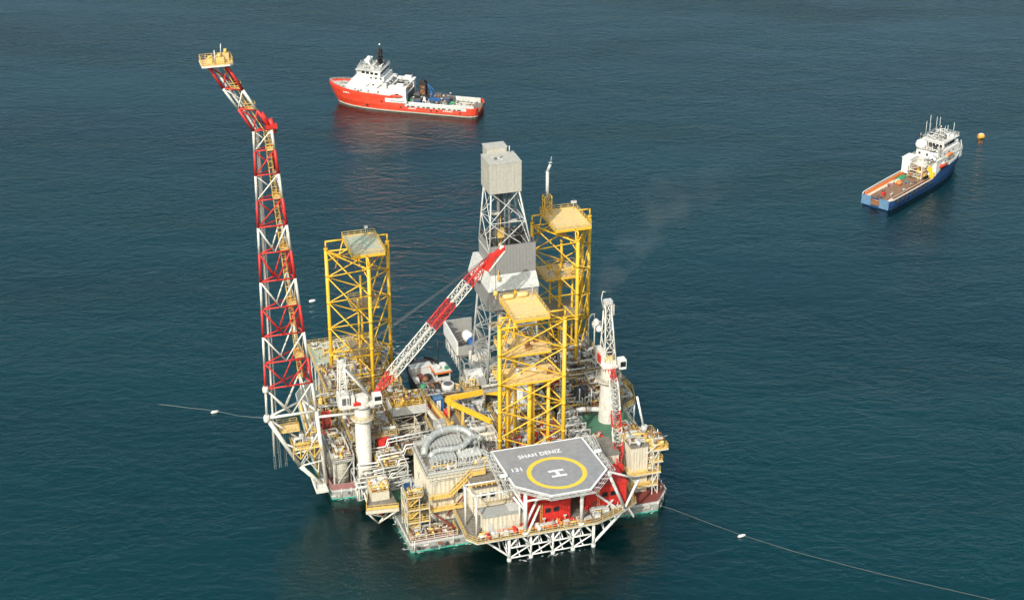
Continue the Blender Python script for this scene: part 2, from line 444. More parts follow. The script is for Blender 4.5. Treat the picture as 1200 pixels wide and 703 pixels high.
# ------------------------------------------------------------------ sea
# clear water: a rippled surface that mirrors the sky, teal absorption below it, and the scattering deep water as a floor
DEEP = 24.0
def sea_material(name):
    m, nt, b = new_mat(name)
    nt.nodes.remove(b); out = [n for n in nt.nodes if n.type == 'OUTPUT_MATERIAL'][0]
    N, Lk = nt.nodes.new, nt.links.new
    tc = N('ShaderNodeTexCoord')
    def noise(scale, sx, sy, rot, detail, rough=.55, dist=0.0):
        mp = N('ShaderNodeMapping'); mp.inputs['Scale'].default_value = (sx, sy, 1); mp.inputs['Rotation'].default_value = (0, 0, R(rot))
        Lk(tc.outputs['Object'], mp.inputs[0])
        n = N('ShaderNodeTexNoise'); n.inputs['Scale'].default_value = scale; n.inputs['Detail'].default_value = detail
        n.inputs['Roughness'].default_value = rough; n.inputs['Distortion'].default_value = dist
        Lk(mp.outputs[0], n.inputs['Vector']); return n
    big = noise(.008, .7, 2.0, 16, 4, .6, .6)
    swell = noise(.05, .7, 1.4, 14, 4, .55, .5)
    chop = noise(.34, .8, 1.25, -8, 4, .6, .5)
    rip = noise(1.1, .8, 1.2, 20, 3, .6)
    def add(a, ka, bb, kb):
        x = N('ShaderNodeMath'); x.operation = 'MULTIPLY'; x.inputs[1].default_value = ka; Lk(a, x.inputs[0])
        y = N('ShaderNodeMath'); y.operation = 'MULTIPLY_ADD'; y.inputs[1].default_value = kb; Lk(bb, y.inputs[0]); Lk(x.outputs[0], y.inputs[2])
        return y.outputs[0]
    h = add(swell.outputs['Fac'], 1.05, chop.outputs['Fac'], .62)
    h = add(h, 1.0, rip.outputs['Fac'], .17)
    # wind patches: the ripples are stronger in some places than in others
    pr = N('ShaderNodeMapRange'); pr.inputs['From Min'].default_value = .35; pr.inputs['From Max'].default_value = .68
    pr.inputs['To Min'].default_value = .3; pr.inputs['To Max'].default_value = 1.0
    Lk(big.outputs['Fac'], pr.inputs['Value'])
    bp = N('ShaderNodeBump'); bp.inputs['Distance'].default_value = 1.0
    Lk(h, bp.inputs['Height']); Lk(pr.outputs[0], bp.inputs['Strength'])
    fr = N('ShaderNodeFresnel'); fr.inputs['IOR'].default_value = 1.45; Lk(bp.outputs[0], fr.inputs['Normal'])
    gl = N('ShaderNodeBsdfGlossy'); gl.inputs['Roughness'].default_value = .10; gl.inputs['Color'].default_value = (1, 1, 1, 1); Lk(bp.outputs[0], gl.inputs['Normal'])
    tr = N('ShaderNodeBsdfTransparent'); mx = N('ShaderNodeMixShader')
    df = N('ShaderNodeBsdfDiffuse'); df.inputs['Color'].default_value = (.0, .55, .56, 1); m0 = N('ShaderNodeMixShader'); m0.inputs[0].default_value = .009   # light scattered back just below the surface
    Lk(tr.outputs[0], m0.inputs[1]); Lk(df.outputs[0], m0.inputs[2])
    Lk(fr.outputs[0], mx.inputs[0]); Lk(m0.outputs[0], mx.inputs[1]); Lk(gl.outputs[0], mx.inputs[2]); Lk(mx.outputs[0], out.inputs['Surface'])
    va = N('ShaderNodeVolumeAbsorption'); va.inputs['Color'].default_value = (.0, .912, .905, 1); va.inputs['Density'].default_value = .11
    Lk(va.outputs[0], out.inputs['Volume'])
    return m
sea_material('sea_water')
m, nt, b = new_mat('deep_water'); b.inputs['Base Color'].default_value = (.34, .212, .244, 1); b.inputs['Roughness'].default_value = 1; b.inputs['Specular IOR Level'].default_value = 0
b.subsurface_method = 'BURLEY'; b.inputs['Subsurface Weight'].default_value = 1.0; b.inputs['Subsurface Radius'].default_value = (1, 1, 1); b.inputs['Subsurface Scale'].default_value = 30.0
s = MB('sea_water'); s.box(-9000, 9000, -2500, 15000, -DEEP-2, 0)
sea = s.build('sea'); tag(sea, 'dark teal open sea with small wind ripples', 'sea', kind='structure')
s = MB('deep_water'); s.poly([(-8900, -2400, -DEEP), (8900, -2400, -DEEP), (8900, 14900, -DEEP), (-8900, 14900, -DEEP)])
deep = s.build('deep_water'); tag(deep, 'dim deep water below the sea surface', 'water', kind='structure')
# ------------------------------------------------------------------ hull
HULL = [(-30,-23), (27.5,-23), (31,-18.5), (31,24), (35,29), (35,52), (16,52), (16,33), (-3,33), (-3,26), (-13,26), (-17.5,30), (-18,54), (-38,56), (-41.5,50), (-43.5,18), (-42,3), (-31,2)]
T = thing('platform_hull', 'low floating platform hull with oxide red decks and white sides at the waterline', 'platform hull', (0,0,0))
h = MB('grey'); h.prism(HULL, .3, 2.6, 'grey', 'grey_green'); h.build('hull_body', T)
for poly in ([(-30,-23.0), (-19,-23.0), (-19,-18.6), (-30,-18.2)], [(20,-23.0), (27.4,-23.0), (30.9,-18.5), (30.9,-13), (20,-13)], [(-43.4,18), (-42,3), (-31,2.1), (-31,4.5), (-40,5.5), (-41,18)]):
    d = MB('oxide' if poly[0][0] > -40 else 'dusty_pink'); c = (sum(p for p, q in poly)/len(poly), sum(q for p, q in poly)/len(poly))
    d.prism([(c[0]+(p-c[0])*.97, c[1]+(q-c[1])*.97) for p, q in poly], 2.62, 2.75); d.build('red_deck_plate', T)
k = MB('depth_tint'); n = len(HULL); k.v = [(p, q, .3) for p, q in HULL] + [(p, q, -2.6) for p, q in HULL] + [(-3+(p+3)*.93, 16+(q-16)*.93, -5) for p, q in HULL]
for i in range(n): j = (i+1) % n; k.face((n+i, n+j, j, i)); k.face((2*n+i, 2*n+j, n+j, n+i))
k.face(list(reversed([2*n+i for i in range(n)]))); k.face(list(range(n))); k.build('hull_bottom', T)
g = MB('light_grey')
for a, b in zip(HULL, HULL[1:]+HULL[:1]):
    L = math.hypot(b[0]-a[0], b[1]-a[1]); nx, ny = (b[1]-a[1])/L, -(b[0]-a[0])/L
    g.bar((a[0]+nx*.12, a[1]+ny*.12, 2.3), (b[0]+nx*.12, b[1]+ny*.12, 2.3), .2, .5, 'light_grey')
g.build('rubbing_strake', T)
for p in (-28.4, -22): MB('rubber').lathe((p, -23.4, 1.3), [(.3,-.35), (.36,-.2), (.36,.2), (.3,.35)], 'rubber', 10, 'p').build('fender', T)
for q in (-16,-12): MB('rubber').lathe((31.35, q, 1.3), [(.3,-.35), (.36,-.2), (.36,.2), (.3,.35)], 'rubber', 10, 'q').build('fender', T)
clutter(T, -29.4, -20.4, -22.3, -19, 2.76, 9, 201, ['rust', 'white', 'light_grey', 'rail_yellow', 'tank', 'orange'], 1.5, 3)
clutter(T, 27, 29.6, -19.6, -14, 2.76, 6, 202, ['rust', 'light_grey', 'oxide', 'tank'], 1.4, 2)
rnd = random.Random(44)
for (a, b, n_) in (((-30,-23), (-19,-23), 13), ((-31,1.5), (-30,-22), 16), ((-42,3), (-32,2.1), 10), ((27.5,-23), (31,-18.5), 6), ((19,-23), (27.5,-23), 8), ((31,-18), (31,-6), 8)):
    L = math.hypot(b[0]-a[0], b[1]-a[1]); nx, ny = (b[1]-a[1])/L, -(b[0]-a[0])/L
    for i in range(n_):
        t = (i+rnd.random())/n_; p, q = a[0]+(b[0]-a[0])*t+nx*.18, a[1]+(b[1]-a[1])*t+ny*.18; z = rnd.uniform(.2, 1.2); mt = rnd.choice(['white', 'light_grey', 'rust', 'dark_grey', 'tank'])
        m = MB(mt)
        if rnd.random() < .5: m.tube((p,q,z), (p,q,2.9), rnd.uniform(.07, .16), n=6)
        else: w = rnd.uniform(.2, .7); m.bar((p-ny*w,q+nx*w,z+.5), (p+ny*w,q-nx*w,z+.5), .3, rnd.uniform(.2, .7))
        m.build('side_fitting', T)

# ------------------------------------------------------------------ yellow lattice legs
def leg_tower(pc, qc, apex, label, decktop, ztop=45.0, z0=2.7, plat=None, platmat='deck_yellow', inner=(), pipes=()):
    T = thing('leg_tower', label, 'platform leg', (pc, qc, z0), 'yellow lattice legs of the platform')
    sgn = -1 if apex == 'front' else 1
    F = (pc, qc+sgn*8.6); Lc = (pc-7.5, qc-sgn*4.3); Rc = (pc+7.5, qc-sgn*4.3)
    C = [Lc, F, Rc]
    for p, q in C:
        m = MB('yellow'); m.tube((p,q,z0), (p,q,ztop-.5), .44, n=10); m.tube((p,q,ztop-.5), (p,q,ztop), .5, n=10)
        for i in range(1, 6): m.tube((p,q,ztop-i*7.2-.35), (p,q,ztop-i*7.2+.35), .49, n=10)
        m.build('chord', T)
    for i in range(3):
        a, b = C[i], C[(i+1) % 3]
        m = MB('yellow'); m.lattice((*a, ztop-.8-5.7*7.2), (*a, ztop-.8), (*b, ztop-.8-5.7*7.2), (*b, ztop-.8), 6, .175, kind='x')
        m.tube((*a, ztop-.9), (*b, ztop-.9), .2); m.tube((*a, z0+5), (*b, z0+5), .2); m.build('bracing', T)
    # helipad-like work platform on the head, carried on stub posts
    p0, p1, q0, q1 = plat; zp = ztop+1.9
    d = MB(platmat); d.box(p0, p1, q0, q1, zp, zp+.12, platmat); d.box(p0, p1, q0, q1, zp-.6, zp, 'yellow')
    dk = d.build('top_platform', T)
    r = MB('rail_yellow'); r.rail([(p0,q0), (p1,q0), (p1,q1), (p0,q1)], zp+.12, closed=True, toe=.2); r.build('railing', dk)
    s = MB('yellow')
    for p, q in C:
        tx, ty = min(max(p, p0), p1), min(max(q, q0), q1)
        s.tube((p,q,ztop-.2), (p,q,zp-.1), .2); s.tube((p,q,zp-.2), (tx,ty,zp-.2), .22); s.tube((tx,ty,zp-.5), ((p+tx)/2, (q+ty)/2, ztop-5.5), .16)
        for t in (-1, 1): s.tube((pc+t*2.5, qc, zp-.6), (p, q, ztop-3.5), .16)
    s.build('head_frame', T)
    for (a0, a1, b0, b1, z, mt) in inner:
        m = MB(mt); m.box(a0, a1, b0, b1, z, z+.1, mt); m.box(a0, a1, b0, b1, z-.5, z, 'yellow'); io = m.build('inner_platform', T)
        r = MB('rail_yellow'); r.rail([(a0,b0), (a1,b0), (a1,b1), (a0,b1)], z+.1, closed=True, toe=0); r.build('railing', io)
    for p, q, zt, r_ in pipes:
        m = MB('yellow'); m.tube((p,q,z0), (p,q,zt), r_, n=8); m.build('guide_pipe', T)
    return T, zp
L1, zp = leg_tower(-26, 37.8, 'front', 'yellow lattice leg with a patchy green work platform on top, beside the flare boom', None,
    plat=(-29.3,-21.4,31.3,43.2), platmat='sage_deck', inner=((-29,-22.5,35,41,31.5,'grating'), (-30,-23,33,41,20,'grating')),
    pipes=((-27.5,36,34,.25), (-26,39.5,38,.28), (-24.5,37,34,.25), (-23.6,39.6,36,.25)))
L2, _ = leg_tower(1.9, -4.7, 'rear', 'yellow lattice leg with a tan work platform on top, standing right behind the helideck', None,
    plat=(-3.1,5.1,-11.6,-.3), inner=((-4,7,-7,1,36,'deck_yellow'), (-5,8.6,-8.4,-1,29.6,'deck_yellow')),
    pipes=((-3.2,-6.5,29,.42), (-2,-4.5,29,.3), (2,-6.8,29,.5), (3.3,-5.6,29,.34), (6.2,-7.6,29,.42), (.4,-1,29,.3)))
L3, _ = leg_tower(25.7, 38.2, 'front', 'rightmost yellow lattice leg, with a sandy work platform and a small mast on top', None,
    plat=(20.6,29.8,31.6,44), inner=((19,29,34,42,33,'deck_yellow'), (20,29,33,42,23,'grating')),
    pipes=((24,38,35,.4), (27,37,35,.3), (25.4,41,40,.35), (22.5,41,32,.3), (29.8,41.6,46,.35), (31.8,43.6,44,.5)))
for nm, dat in (('a', (0,)),):
    m = MB('grey')   # small gear on the inner platforms
def gear(T, spots, seed):
    rnd = random.Random(seed)
    for p, q, z in spots:
        m = MB(rnd.choice(['grey', 'light_grey', 'rust', 'rail_yellow'])); h = rnd.uniform(.8, 1.8)
        m.box(p-.6, p+.6, q-.5, q+.5, z, z+h*.6); m.lathe((p, q, z+h*.6), [(.45,0), (.45,h*.4), (.2,h*.55)], None, 9)
        m.tube((p-.3,q,z+h*.5), (p-.3,q-.8,z+h*1.1), .1); m.build('jacking_gear', T)
gear(L1, [(-27,37,31.6), (-24,39,31.6), (-27,39,20.1), (-25,35,20.1)], 1)
gear(L2, [(-2,-3,36.1), (2.2,-5,36.1), (5,-2,36.1), (0,-4.4,29.7), (4,-3,29.7), (-3.6,-6.6,29.7), (7,-6,29.7)], 2)
gear(L3, [(21,36,33.1), (24,36,33.1), (26.5,35,33.1), (27,40,33.1), (22,40,33.1), (25,36,23.1)], 3)
for _p, _q in ((-5.2,-8.6), (8.8,-8.6)): mm = MB('grey'); mm.ladder((_p,_q,3), (_p,_q,44), .4, .035); mm.build('climbing_ladder', L2)
g = MB('deck_yellow')
g.vessel((-1.2, -1.1, 47.7), .55, 2.6, 'deck_yellow', 'p'); g.vessel((2.2, -.9, 47.7), .55, 2.4, 'deck_yellow', 'p'); g.build('air_vessel', L2)
g = MB('light_grey'); g.tube((4.4,-1,47), (4.4,-1,49.6), .09); g.box(3.7,5.1,-1.15,-.85,49.5,49.75); g.build('floodlight_post', L2)
g = MB('light_grey'); g.tube((-23.6,42.6,47), (-23.6,42.6,49), .08); g.box(-23.9,-23.1,42.4,42.8,48.8,49.4); g.build('floodlight_post', L1)
g = MB('light_grey'); g.tube((29,43,47), (29,43,49), .08); g.box(28.4,29.8,42.8,43.2,48.6,49.2); g.build('floodlight_post', L3)
# mast on the right leg
m = MB('yellow'); zb = 47.0
for t, (a, b) in enumerate((((20.9,40.9), (22.7,40.9)), ((22.7,40.9), (22.7,42.7)), ((22.7,42.7), (20.9,42.7)), ((20.9,42.7), (20.9,40.9)))):
    m.tube((*a, zb), (*a, zb+5), .12); m.lattice((*a, zb), (*a, zb+5), (*b, zb), (*b, zb+5), 3, .07, kind='z', horiz=True)
mast = m.build('lattice_mast', L3)
m = MB('light_grey'); m.tube((21.8,41.8,zb+3), (21.8,41.8,zb+11.3), .42, n=8); m.tube((21.8,41.8,zb+11.3), (22.5,41.8,zb+13), .36, n=8); m.tube((22.5,41.8,zb+13), (22.8,41.8,zb+15), .07)
m.box(22.1,22.9,41.6,42,zb+13.4,zb+13.6); m.build('antenna', mast)

# ------------------------------------------------------------------ flare boom
T = thing('flare_boom', 'tall red and white lattice flare boom leaning out over the sea at its tip', 'flare boom', (-43,4,2.7))
ZN = [89.9, 85.5, 80.1, 74.5, 68.4, 62.4, 55.8, 49.3, 42.7, 36.2, 29.9, 22.6]
def fl(z): t = (z-22.6)/67.3; return (-55.3+1.5*t, 5, z)
def fr(z): t = (z-22.6)/67.3; return (-44.2-5.9*t, 5, z)
def fb(z): t = (z-22.6)/67.3; return (-46.2-3.9*t, 10.8-3.2*t, z)
TIPL = [(-53.8,5,89.9), (-56.6,5,95.0), (-59.3,5,99.6), (-62,5,104.6)]
TIPR = [(-50.1,5,89.9), (-52.8,5,94.3), (-55.4,5,98.9), (-58.2,5,104.2)]
def tb(i): a, b = Vector(TIPL[i]), Vector(TIPR[i]); c = a.lerp(b, .85); return (c.x, 7.6, c.z+.1)
TIPB = [tb(i) for i in range(4)]
secs = []
for i in range(11):
    secs.append(((fl(ZN[i]), fl(ZN[i+1])), (fr(ZN[i]), fr(ZN[i+1])), (fb(ZN[i]), fb(ZN[i+1])), 'white' if i % 2 == 0 else 'red', 'top' if i < 4 else 'k', i))
for i in range(3):
    secs.append(((TIPL[i+1], TIPL[i]), (TIPR[i+1], TIPR[i]), (TIPB[i+1], TIPB[i]), 'red' if i != 1 else 'white', 'tip', i))
for name, j in (('outer_chord', 0), ('inner_chord', 1), ('rear_chord', 2)):
    m = MB('white')
    for sct in secs: m.tube(sct[j][0], sct[j][1], (.27, .31, .2)[j], sct[3], 8)
    if j == 0: m.tube(fl(22.6), (-48.6,5,9), .5, 'white', 8); m.tube((-48.6,5,9), (-43.6,5,3), .5, 'white', 8); m.lathe(fl(22.0), [(.6,-.3), (.75,0), (.75,1), (.5,1.4)], 'white', 10); m.lathe(fl(29.4), [(.6,-.3), (.7,0), (.7,.8), (.5,1.2)], 'white', 10)
    if j == 1: m.tube(fr(22.6), (-42.8,5,3), .45, 'white', 8)
    if j == 2: m.tube(fb(22.6), (-42.6,10,3), .4, 'white', 8)
    m.build(name, T)
for L, Rr, Bk, c, kind, i in secs:
    m = MB(c); mr = m
    for (a, b) in ((L, Rr), (Rr, Bk), (Bk, L)):
        a0, a1 = Vector(a[0]), Vector(a[1]); b0, b1 = Vector(b[0]), Vector(b[1]); r = .15 if kind != 'k' else .18
        if kind == 'k' and i < 10:
            m.tube(a0, (a1+b1)/2, r, n=6); m.tube(b0, (a1+b1)/2, r, n=6)
        elif kind == 'k': m.tube(a0, (a1+b1)/2, r, n=6); m.tube(b0, (a1+b1)/2, r, n=6); m.tube(a1, b1, r, n=6); m.tube(a0, (a1*.45+b1*.55), .14)
        else:
            m.tube(b0, a1, r, n=6)
        m.tube(a0, b0, r, 'red' if kind != 'tip' or i != 2 else c, n=6)
    m.build('bracing', T)
m = MB('white')
m.tube(fl(22.6), fr(22.6), .33, 'white', 8); m.tube(fr(22.6), fb(22.6), .28, 'white', 8); m.tube(fb(22.6), fl(22.6), .28, 'white', 8)
m.tube(fr(21), (-35.4,5,20.6), .3, 'white', 8)
m.tube((-50.4,5,12.2), (-43.6,5,13.5), .2); m.tube((-48.6,5,9), (-43.3,5,9.6), .2); m.tube((-52,5,15.7), (-44,5,10), .18); m.tube((-48.6,5,9), (-44,5,17), .18)
m.tube((-48.6,5,9), (-43,10.6,10), .2); m.tube((-55.3,5,22.6), (-43.2,10,9), .22); m.tube((-50,5,12), (-43.5,10,18), .16)
m.lattice((-50,5.1,12), (-44,5.1,12), (-47.5,5.1,8), (-43,5.1,6), 3, .12, kind='z'); m.build('foot_frame', T)
for dp, dq, r in ((1.5,1.2,.26), (2.4,2.2,.17)):
    m = MB('white'); pts = [Vector(fl(12))+Vector((dp,dq,0))] + [Vector(fl(z))+Vector((dp*(1-(z-22)/150),dq,0)) for z in (22.6,50,89.5)] + [Vector(t)+Vector((dp*.6,dq,0)) for t in TIPL[1:]]
    m.path(pts, r, 'white', 7); m.build('flare_pipe', T)
m = MB('rail_yellow')
for i in range(10):
    a, b = Vector(fb(ZN[i])).lerp(Vector(fr(ZN[i])), .5)-Vector((1.1,0,0)), Vector(fb(ZN[i+1])).lerp(Vector(fr(ZN[i+1])), .5)-Vector((1.1,0,0))
    m.ladder(b, a, .7, .06, side=(1,0,0), step=.7)
    for t in (-.5, .5): m.bar(b+Vector((t,-.45,0)), a+Vector((t,-.45,0)), .08)
    for u in (.2, .4, .6, .8): c = b.lerp(a, u); m.box(c.x-.45, c.x+.45, c.y-.5, c.y-.38, c.z-.06, c.z+.06)
m.path([Vector(fb(22.6))-Vector((.8,.5,0)), (-43.8,8,3.5)], .3)
m.build('ladder', T)
for i in list(range(1, 11, 2)):
    c = Vector(fb(ZN[i])).lerp(Vector(fr(ZN[i])), .5)+Vector((-.9,-.9,.15)); w = .65+.04*i
    m = MB('rail_yellow'); m.box(c.x-w, c.x+w, c.y-.9, c.y+.9, c.z-.18, c.z, 'deck_yellow'); m.rail([(c.x-w,c.y-.9), (c.x+w,c.y-.9), (c.x+w,c.y+.9), (c.x-w,c.y+.9)], c.z, closed=True, r=.07); m.build('rest_platform', T)
for i in range(1, 3):
    c = Vector(TIPR[i])+Vector((-1.3,1.2,.3)); m = MB('rail_yellow'); m.box(c.x-1, c.x+1.1, c.y-.8, c.y+.9, c.z-.2, c.z, 'deck_yellow'); m.rail([(c.x-1,c.y-.8), (c.x+1.1,c.y-.8), (c.x+1.1,c.y+.9), (c.x-1,c.y+.9)], c.z, closed=True, r=.08); m.build('rest_platform', T)
m = MB('rail_yellow'); m.ladder((-51.8,6.3,90), (-59,6.3,104), .9, .09, side=(0,1,0)); m.build('ladder', T)
m = MB('red'); m.box(-51.2,-48.9,4.6,6.4,90.1,90.9); m.tube((-50.6,5.4,90.6), (-51.9,5.4,93.4), .55, n=8); m.tube((-49.4,5.4,89), (-50.2,5.4,92), .5, n=8); m.build('hinge_bracket', T)
m = MB('clean_white'); m.prism([(-63.4,3), (-57.8,3), (-57,3.8), (-57,7.6), (-63.4,7.6)], 104.8, 105.15, 'clean_white', 'deck_yellow'); tp = m.build('tip_platform', T)
m = MB('rail_yellow'); m.rail([(-63.3,3.1), (-57.8,3.1), (-57.1,3.8), (-57.1,7.5), (-63.3,7.5)], 105.15, closed=True, r=.045, bars=3, step=1.2, toe=0); m.build('railing', tp)
for p, q, w, hh in ((-61.6,5,.5,1.3), (-59.6,4.6,.8,1.7), (-58.2,6,.6,2.1), (-59.4,6.6,.6,1.2), (-61,6.4,.4,.9)):
    m = MB('rail_yellow'); m.box(p-w, p+w, q-w, q+w, 105.2, 105.2+hh*.7, 'deck_yellow'); m.lathe((p,q,105.2+hh*.7), [(w*.6,0), (w*.5,hh*.4)], 'rail_yellow', 8); m.build('burner', tp)
m = MB('light_grey'); m.tube((-60.6,4,105.2), (-60.6,4,108), .13); m.tube((-59.2,6,105.2), (-59,6,108.6), .1); m.build('flare_tip', tp)
m = MB('grating'); m.box(-50,-43.4,4.6,9.6,13.4,13.6, 'deck_yellow'); m.rail([(-50,4.7), (-43.4,4.7), (-43.4,9.5), (-50,9.5)], 13.6, m='rail_yellow', closed=True); m.lattice((-50,4.55,11), (-43.6,4.55,11), (-50,4.55,13.4), (-43.6,4.55,13.4), 4, .12, 'rail_yellow', 'z', True); m.build('foot_platform', T)
m = MB('grating'); m.box(-52.5,-48,6,10,17.5,17.7, 'deck_yellow'); m.rail([(-52.5,6), (-48,6), (-48,10), (-52.5,10)], 17.7, m='rail_yellow', closed=True); m.build('foot_platform', T)
clutter(T, -49.5, -44, 5.2, 9, 13.6, 6, 71, ['light_grey', 'white', 'rail_yellow'], 2.6, 3)
for p, q in ((-53.6,9.4), (-52.4,9.7), (-51,9.8)):
    m = MB('grey'); m.ladder((p,q,6.5), (p,q,17.5), .4, .03); m.build('hanging_ladder', T)
m = MB('white'); m.box(-45.8,-43,1.5,7,3.2,3.6); m.tube((-46.2,5,5.6), (-45.6,2,3.4), .2); m.build('foot_bracket', T)

# ------------------------------------------------------------------ drilling derrick
T = thing('drilling_derrick', 'tall drilling derrick in grey cladding with a boxed crown on a tapering lattice', 'derrick', (6,25,10))
def ring(p0,p1,q0,q1,z): return [(p0,q0,z), (p1,q0,z), (p1,q1,z), (p0,q1,z)]
m = MB('clad_warm'); m.corr((1.2,21.6), (8.9,21.6), 62.6, 69.8, period=.9, depth=.012); m.corr((8.9,21.6), (8.9,28.4), 62.6, 69.8, period=.9, depth=.012); m.corr((8.9,28.4), (1.2,28.4), 62.6, 69.8, period=.9, depth=.012); m.corr((1.2,28.4), (1.2,21.6), 62.6, 69.8, period=.9, depth=.012)
m.box(1.15,8.95,21.55,28.45,69.75,70.0, 'clad_warm'); m.box(1.3,8.8,21.7,28.3,62.55,62.8, 'dark_grey'); cb = m.build('crown_box', T)
m = MB('clad_warm'); m.corr((2.6,28.5), (2.6,31.8), 65, 71.2, period=.9, depth=-.012); m.box(2.65,7.4,28.5,31.7,65,71.0); m.box(2.4,7.6,28.4,31.9,71.0,71.25); m.build('rear_box', cb)
m = MB('tank'); m.box(1.08,1.16,23.6,25.2,65,67.4); m.build('door', cb)
m = MB('light_grey'); m.tube((7.8,27.6,70), (7.8,27.6,71.6), .14); m.build('roof_post', cb); m = MB('light_grey'); m.box(3.2,3.8,24,24.5,70,70.4, 'dark_grey'); m.tube((4,24.2,70.2), (5.4,25.4,70.3), .1); m.tube((2.2,26.5,70.15), (5,23,70.15), .1); m.build('roof_fitting', cb)
lo, hi = ring(.9,11.2,20.6,29.6,48), ring(1.7,8.4,22,28,62.7)
for i in range(4): MB('light_grey').tube(lo[i], hi[i], .2, n=8).build('upper_leg', T)
m = MB('light_grey')
for i in range(4):
    j = (i+1) % 4
    m.lattice(lo[i], hi[i], lo[j], hi[j], 2, .115, kind='x', horiz=True)
m.build('upper_bracing', T)
m = MB('dark_grey')
for p, q, r in ((4.2,24.6,.5), (5.3,25.6,.3), (6.8,24.4,.35), (5.6,24,.2), (7.4,26,.25)): m.tube((p,q,40), (p,q,62.6), r, n=8)
m.build('drill_string', T)
m = MB('rail_yellow'); m.box(3.8,5.4,23.8,25.2,50.5,52.6); m.tube((4.6,24.5,48), (4.6,24.5,56), .25); m.tube((3,23,47), (6.4,26,51.5), .22); m.build('top_drive', T)
MB('tank').box(6.6,8.6,23.5,24.8,54.2,54.5).build('racking_board', T); MB('tank').box(2.2,4,22.6,23.6,57,57.3).build('racking_board', T)
def clad(z0, z1, a, b, cmat, name, taper=None):
    m = MB(cmat); (p0,p1,q0,q1) = a
    for A, B in (((p0,q0),(p1,q0)), ((p1,q0),(p1,q1)), ((p1,q1),(p0,q1)), ((p0,q1),(p0,q0))): m.corr(A, B, z0, z1, period=.8, depth=.016)
    i = .35
    for A, B in (((p1-i,q0+i),(p0+i,q0+i)), ((p0+i,q0+i),(p0+i,q1-i)), ((p0+i,q1-i),(p1-i,q1-i)), ((p1-i,q1-i),(p1-i,q0+i))): m.corr(A, B, z0, z1, 'dark_grey', period=1.5, depth=.08)
    return m.build(name, T)
clad(42.8, 50.2, (1.0,11.9,20.0,30.2), None, 'clad_grey', 'upper_cladding')
clad(34.4, 39.5, (.1,12.2,18.7,31.2), None, 'clad_grey', 'lower_cladding')
m = MB('skirt'); A, B = ring(-.1,12.4,18.5,31.4,39.4), ring(.95,11.95,19.95,30.25,42.9)
k = len(m.v); m.v += A+B
for i in range(4): j = (i+1) % 4; m.face((i, j, 4+j, 4+i))
m.face((3,2,1,0)); m.build('white_skirt_roof', T)
m = MB('skirt'); m.hexa([(-1.7,24.5,40.0), (-.2,24.5,40.0), (-.2,30.5,40.0), (-1.7,30.5,40.0), (-.4,24.5,44.6), (.9,24.5,44.6), (.9,30.5,44.6), (-.4,30.5,44.6)]); m.build('white_lean_to', T)
m = MB('rail_yellow'); m.box(2.3,2.9,18.8,19.4,42.0,43.0); m.tube((2.6,19.4,41.6), (2.6,19.4,44.4), .1); m.build('small_platform', T)
lo2 = ring(-.6,12.6,18.2,31.6,15); hi2 = ring(.7,11.7,19.4,30.4,34.5)
for i in range(4): MB('grey').tube(lo2[i], hi2[i], .28, n=8).build('lower_leg', T)
m = MB('grey')
for i in range(4):
    j = (i+1) % 4; m.lattice(lo2[i], hi2[i], lo2[j], hi2[j], 4, .15, kind='x', horiz=True)
m.build('lower_bracing', T)
m = MB('tank'); m.tube((3.6,21,16), (3.6,21,34.3), .6, n=10); m.tube((8,23,15), (6,24,34.3), .4); m.tube((4.5,26,15), (4.5,26,34.3), .3); m.box(1.5,9,18.6,18.9,30.2,30.5, 'light_grey'); m.rail([(.2,18.4), (8,18.4)], 30.5, m='rail_yellow'); m.build('drill_gear', T)
m = MB('grey_green'); m.box(-1.4,13.2,17.4,32.2,13.6,15.0, 'grey'); m.box(-.6,12.4,18.4,31.4,2.7,13.6, 'dark_grey'); m.build('drill_floor', T)
clutter(T, 0, 12, 18, 22, 15, 12, 7, ['light_grey', 'grey', 'tank', 'rail_yellow', 'white'], 3, 5)

# pipe box behind the derrick
T = thing('pipe_deck_box', 'open-topped box with a tall white outer wall and blue tanks inside, left of the derrick', 'pipe deck', (-3,38,10))
m = MB('clean_white'); m.box(-3.3,-2.9,36,48.6,14.6,18.2); m.build('white_wall', T)
m = MB('grey'); m.box(-2.9,4,48.2,48.6,14.6,18.2); m.build('end_wall', T)
m = MB('grey'); m.box(-2.9,4,35.7,36,14.6,17.0); m.build('near_wall', T)
m = MB('steel_deck'); m.box(-3.2,6,35.8,48.5,14.0,14.6); m.build('floor', T)
m = MB('grey')
for i in range(8): m.box(-2.9,-2.5,36.6+i*1.5,36.9+i*1.5,14.6,18.1); m.box(-2.9,-1.7,36.6+i*1.5,37+i*1.5,17.9,18.2, 'dark_grey')
m.build('wall_stiffener', T)
m = MB('light_grey'); m.lattice((-2.8,36,10.5), (-2.8,48,10.5), (-2.8,36,14), (-2.8,48,14), 7, .13, kind='z', horiz=True); m.lattice((3.6,36,10.5), (3.6,48,10.5), (3.6,36,14), (3.6,48,14), 7, .12, kind='z', horiz=True); m.build('support_frame', T)
m = MB('bright_blue'); m.vessel((1.6,38.6,15.9), 1.3, 3.6, 'bright_blue', 'q', 14); m.tube((1.6,38.6,17), (1.6,38.6,18), .3); m.build('blue_tank', T)
m = MB('clean_white'); m.vessel((1.4,42.6,16.0), 1.4, 3.4, 'clean_white', 'q', 14); m.build('white_tank', T)

m = MB('grey'); m.frame(-2.4,3.4,32.4,36.4,2.7,14,.14,levels=3); m.build('support_frame', T)
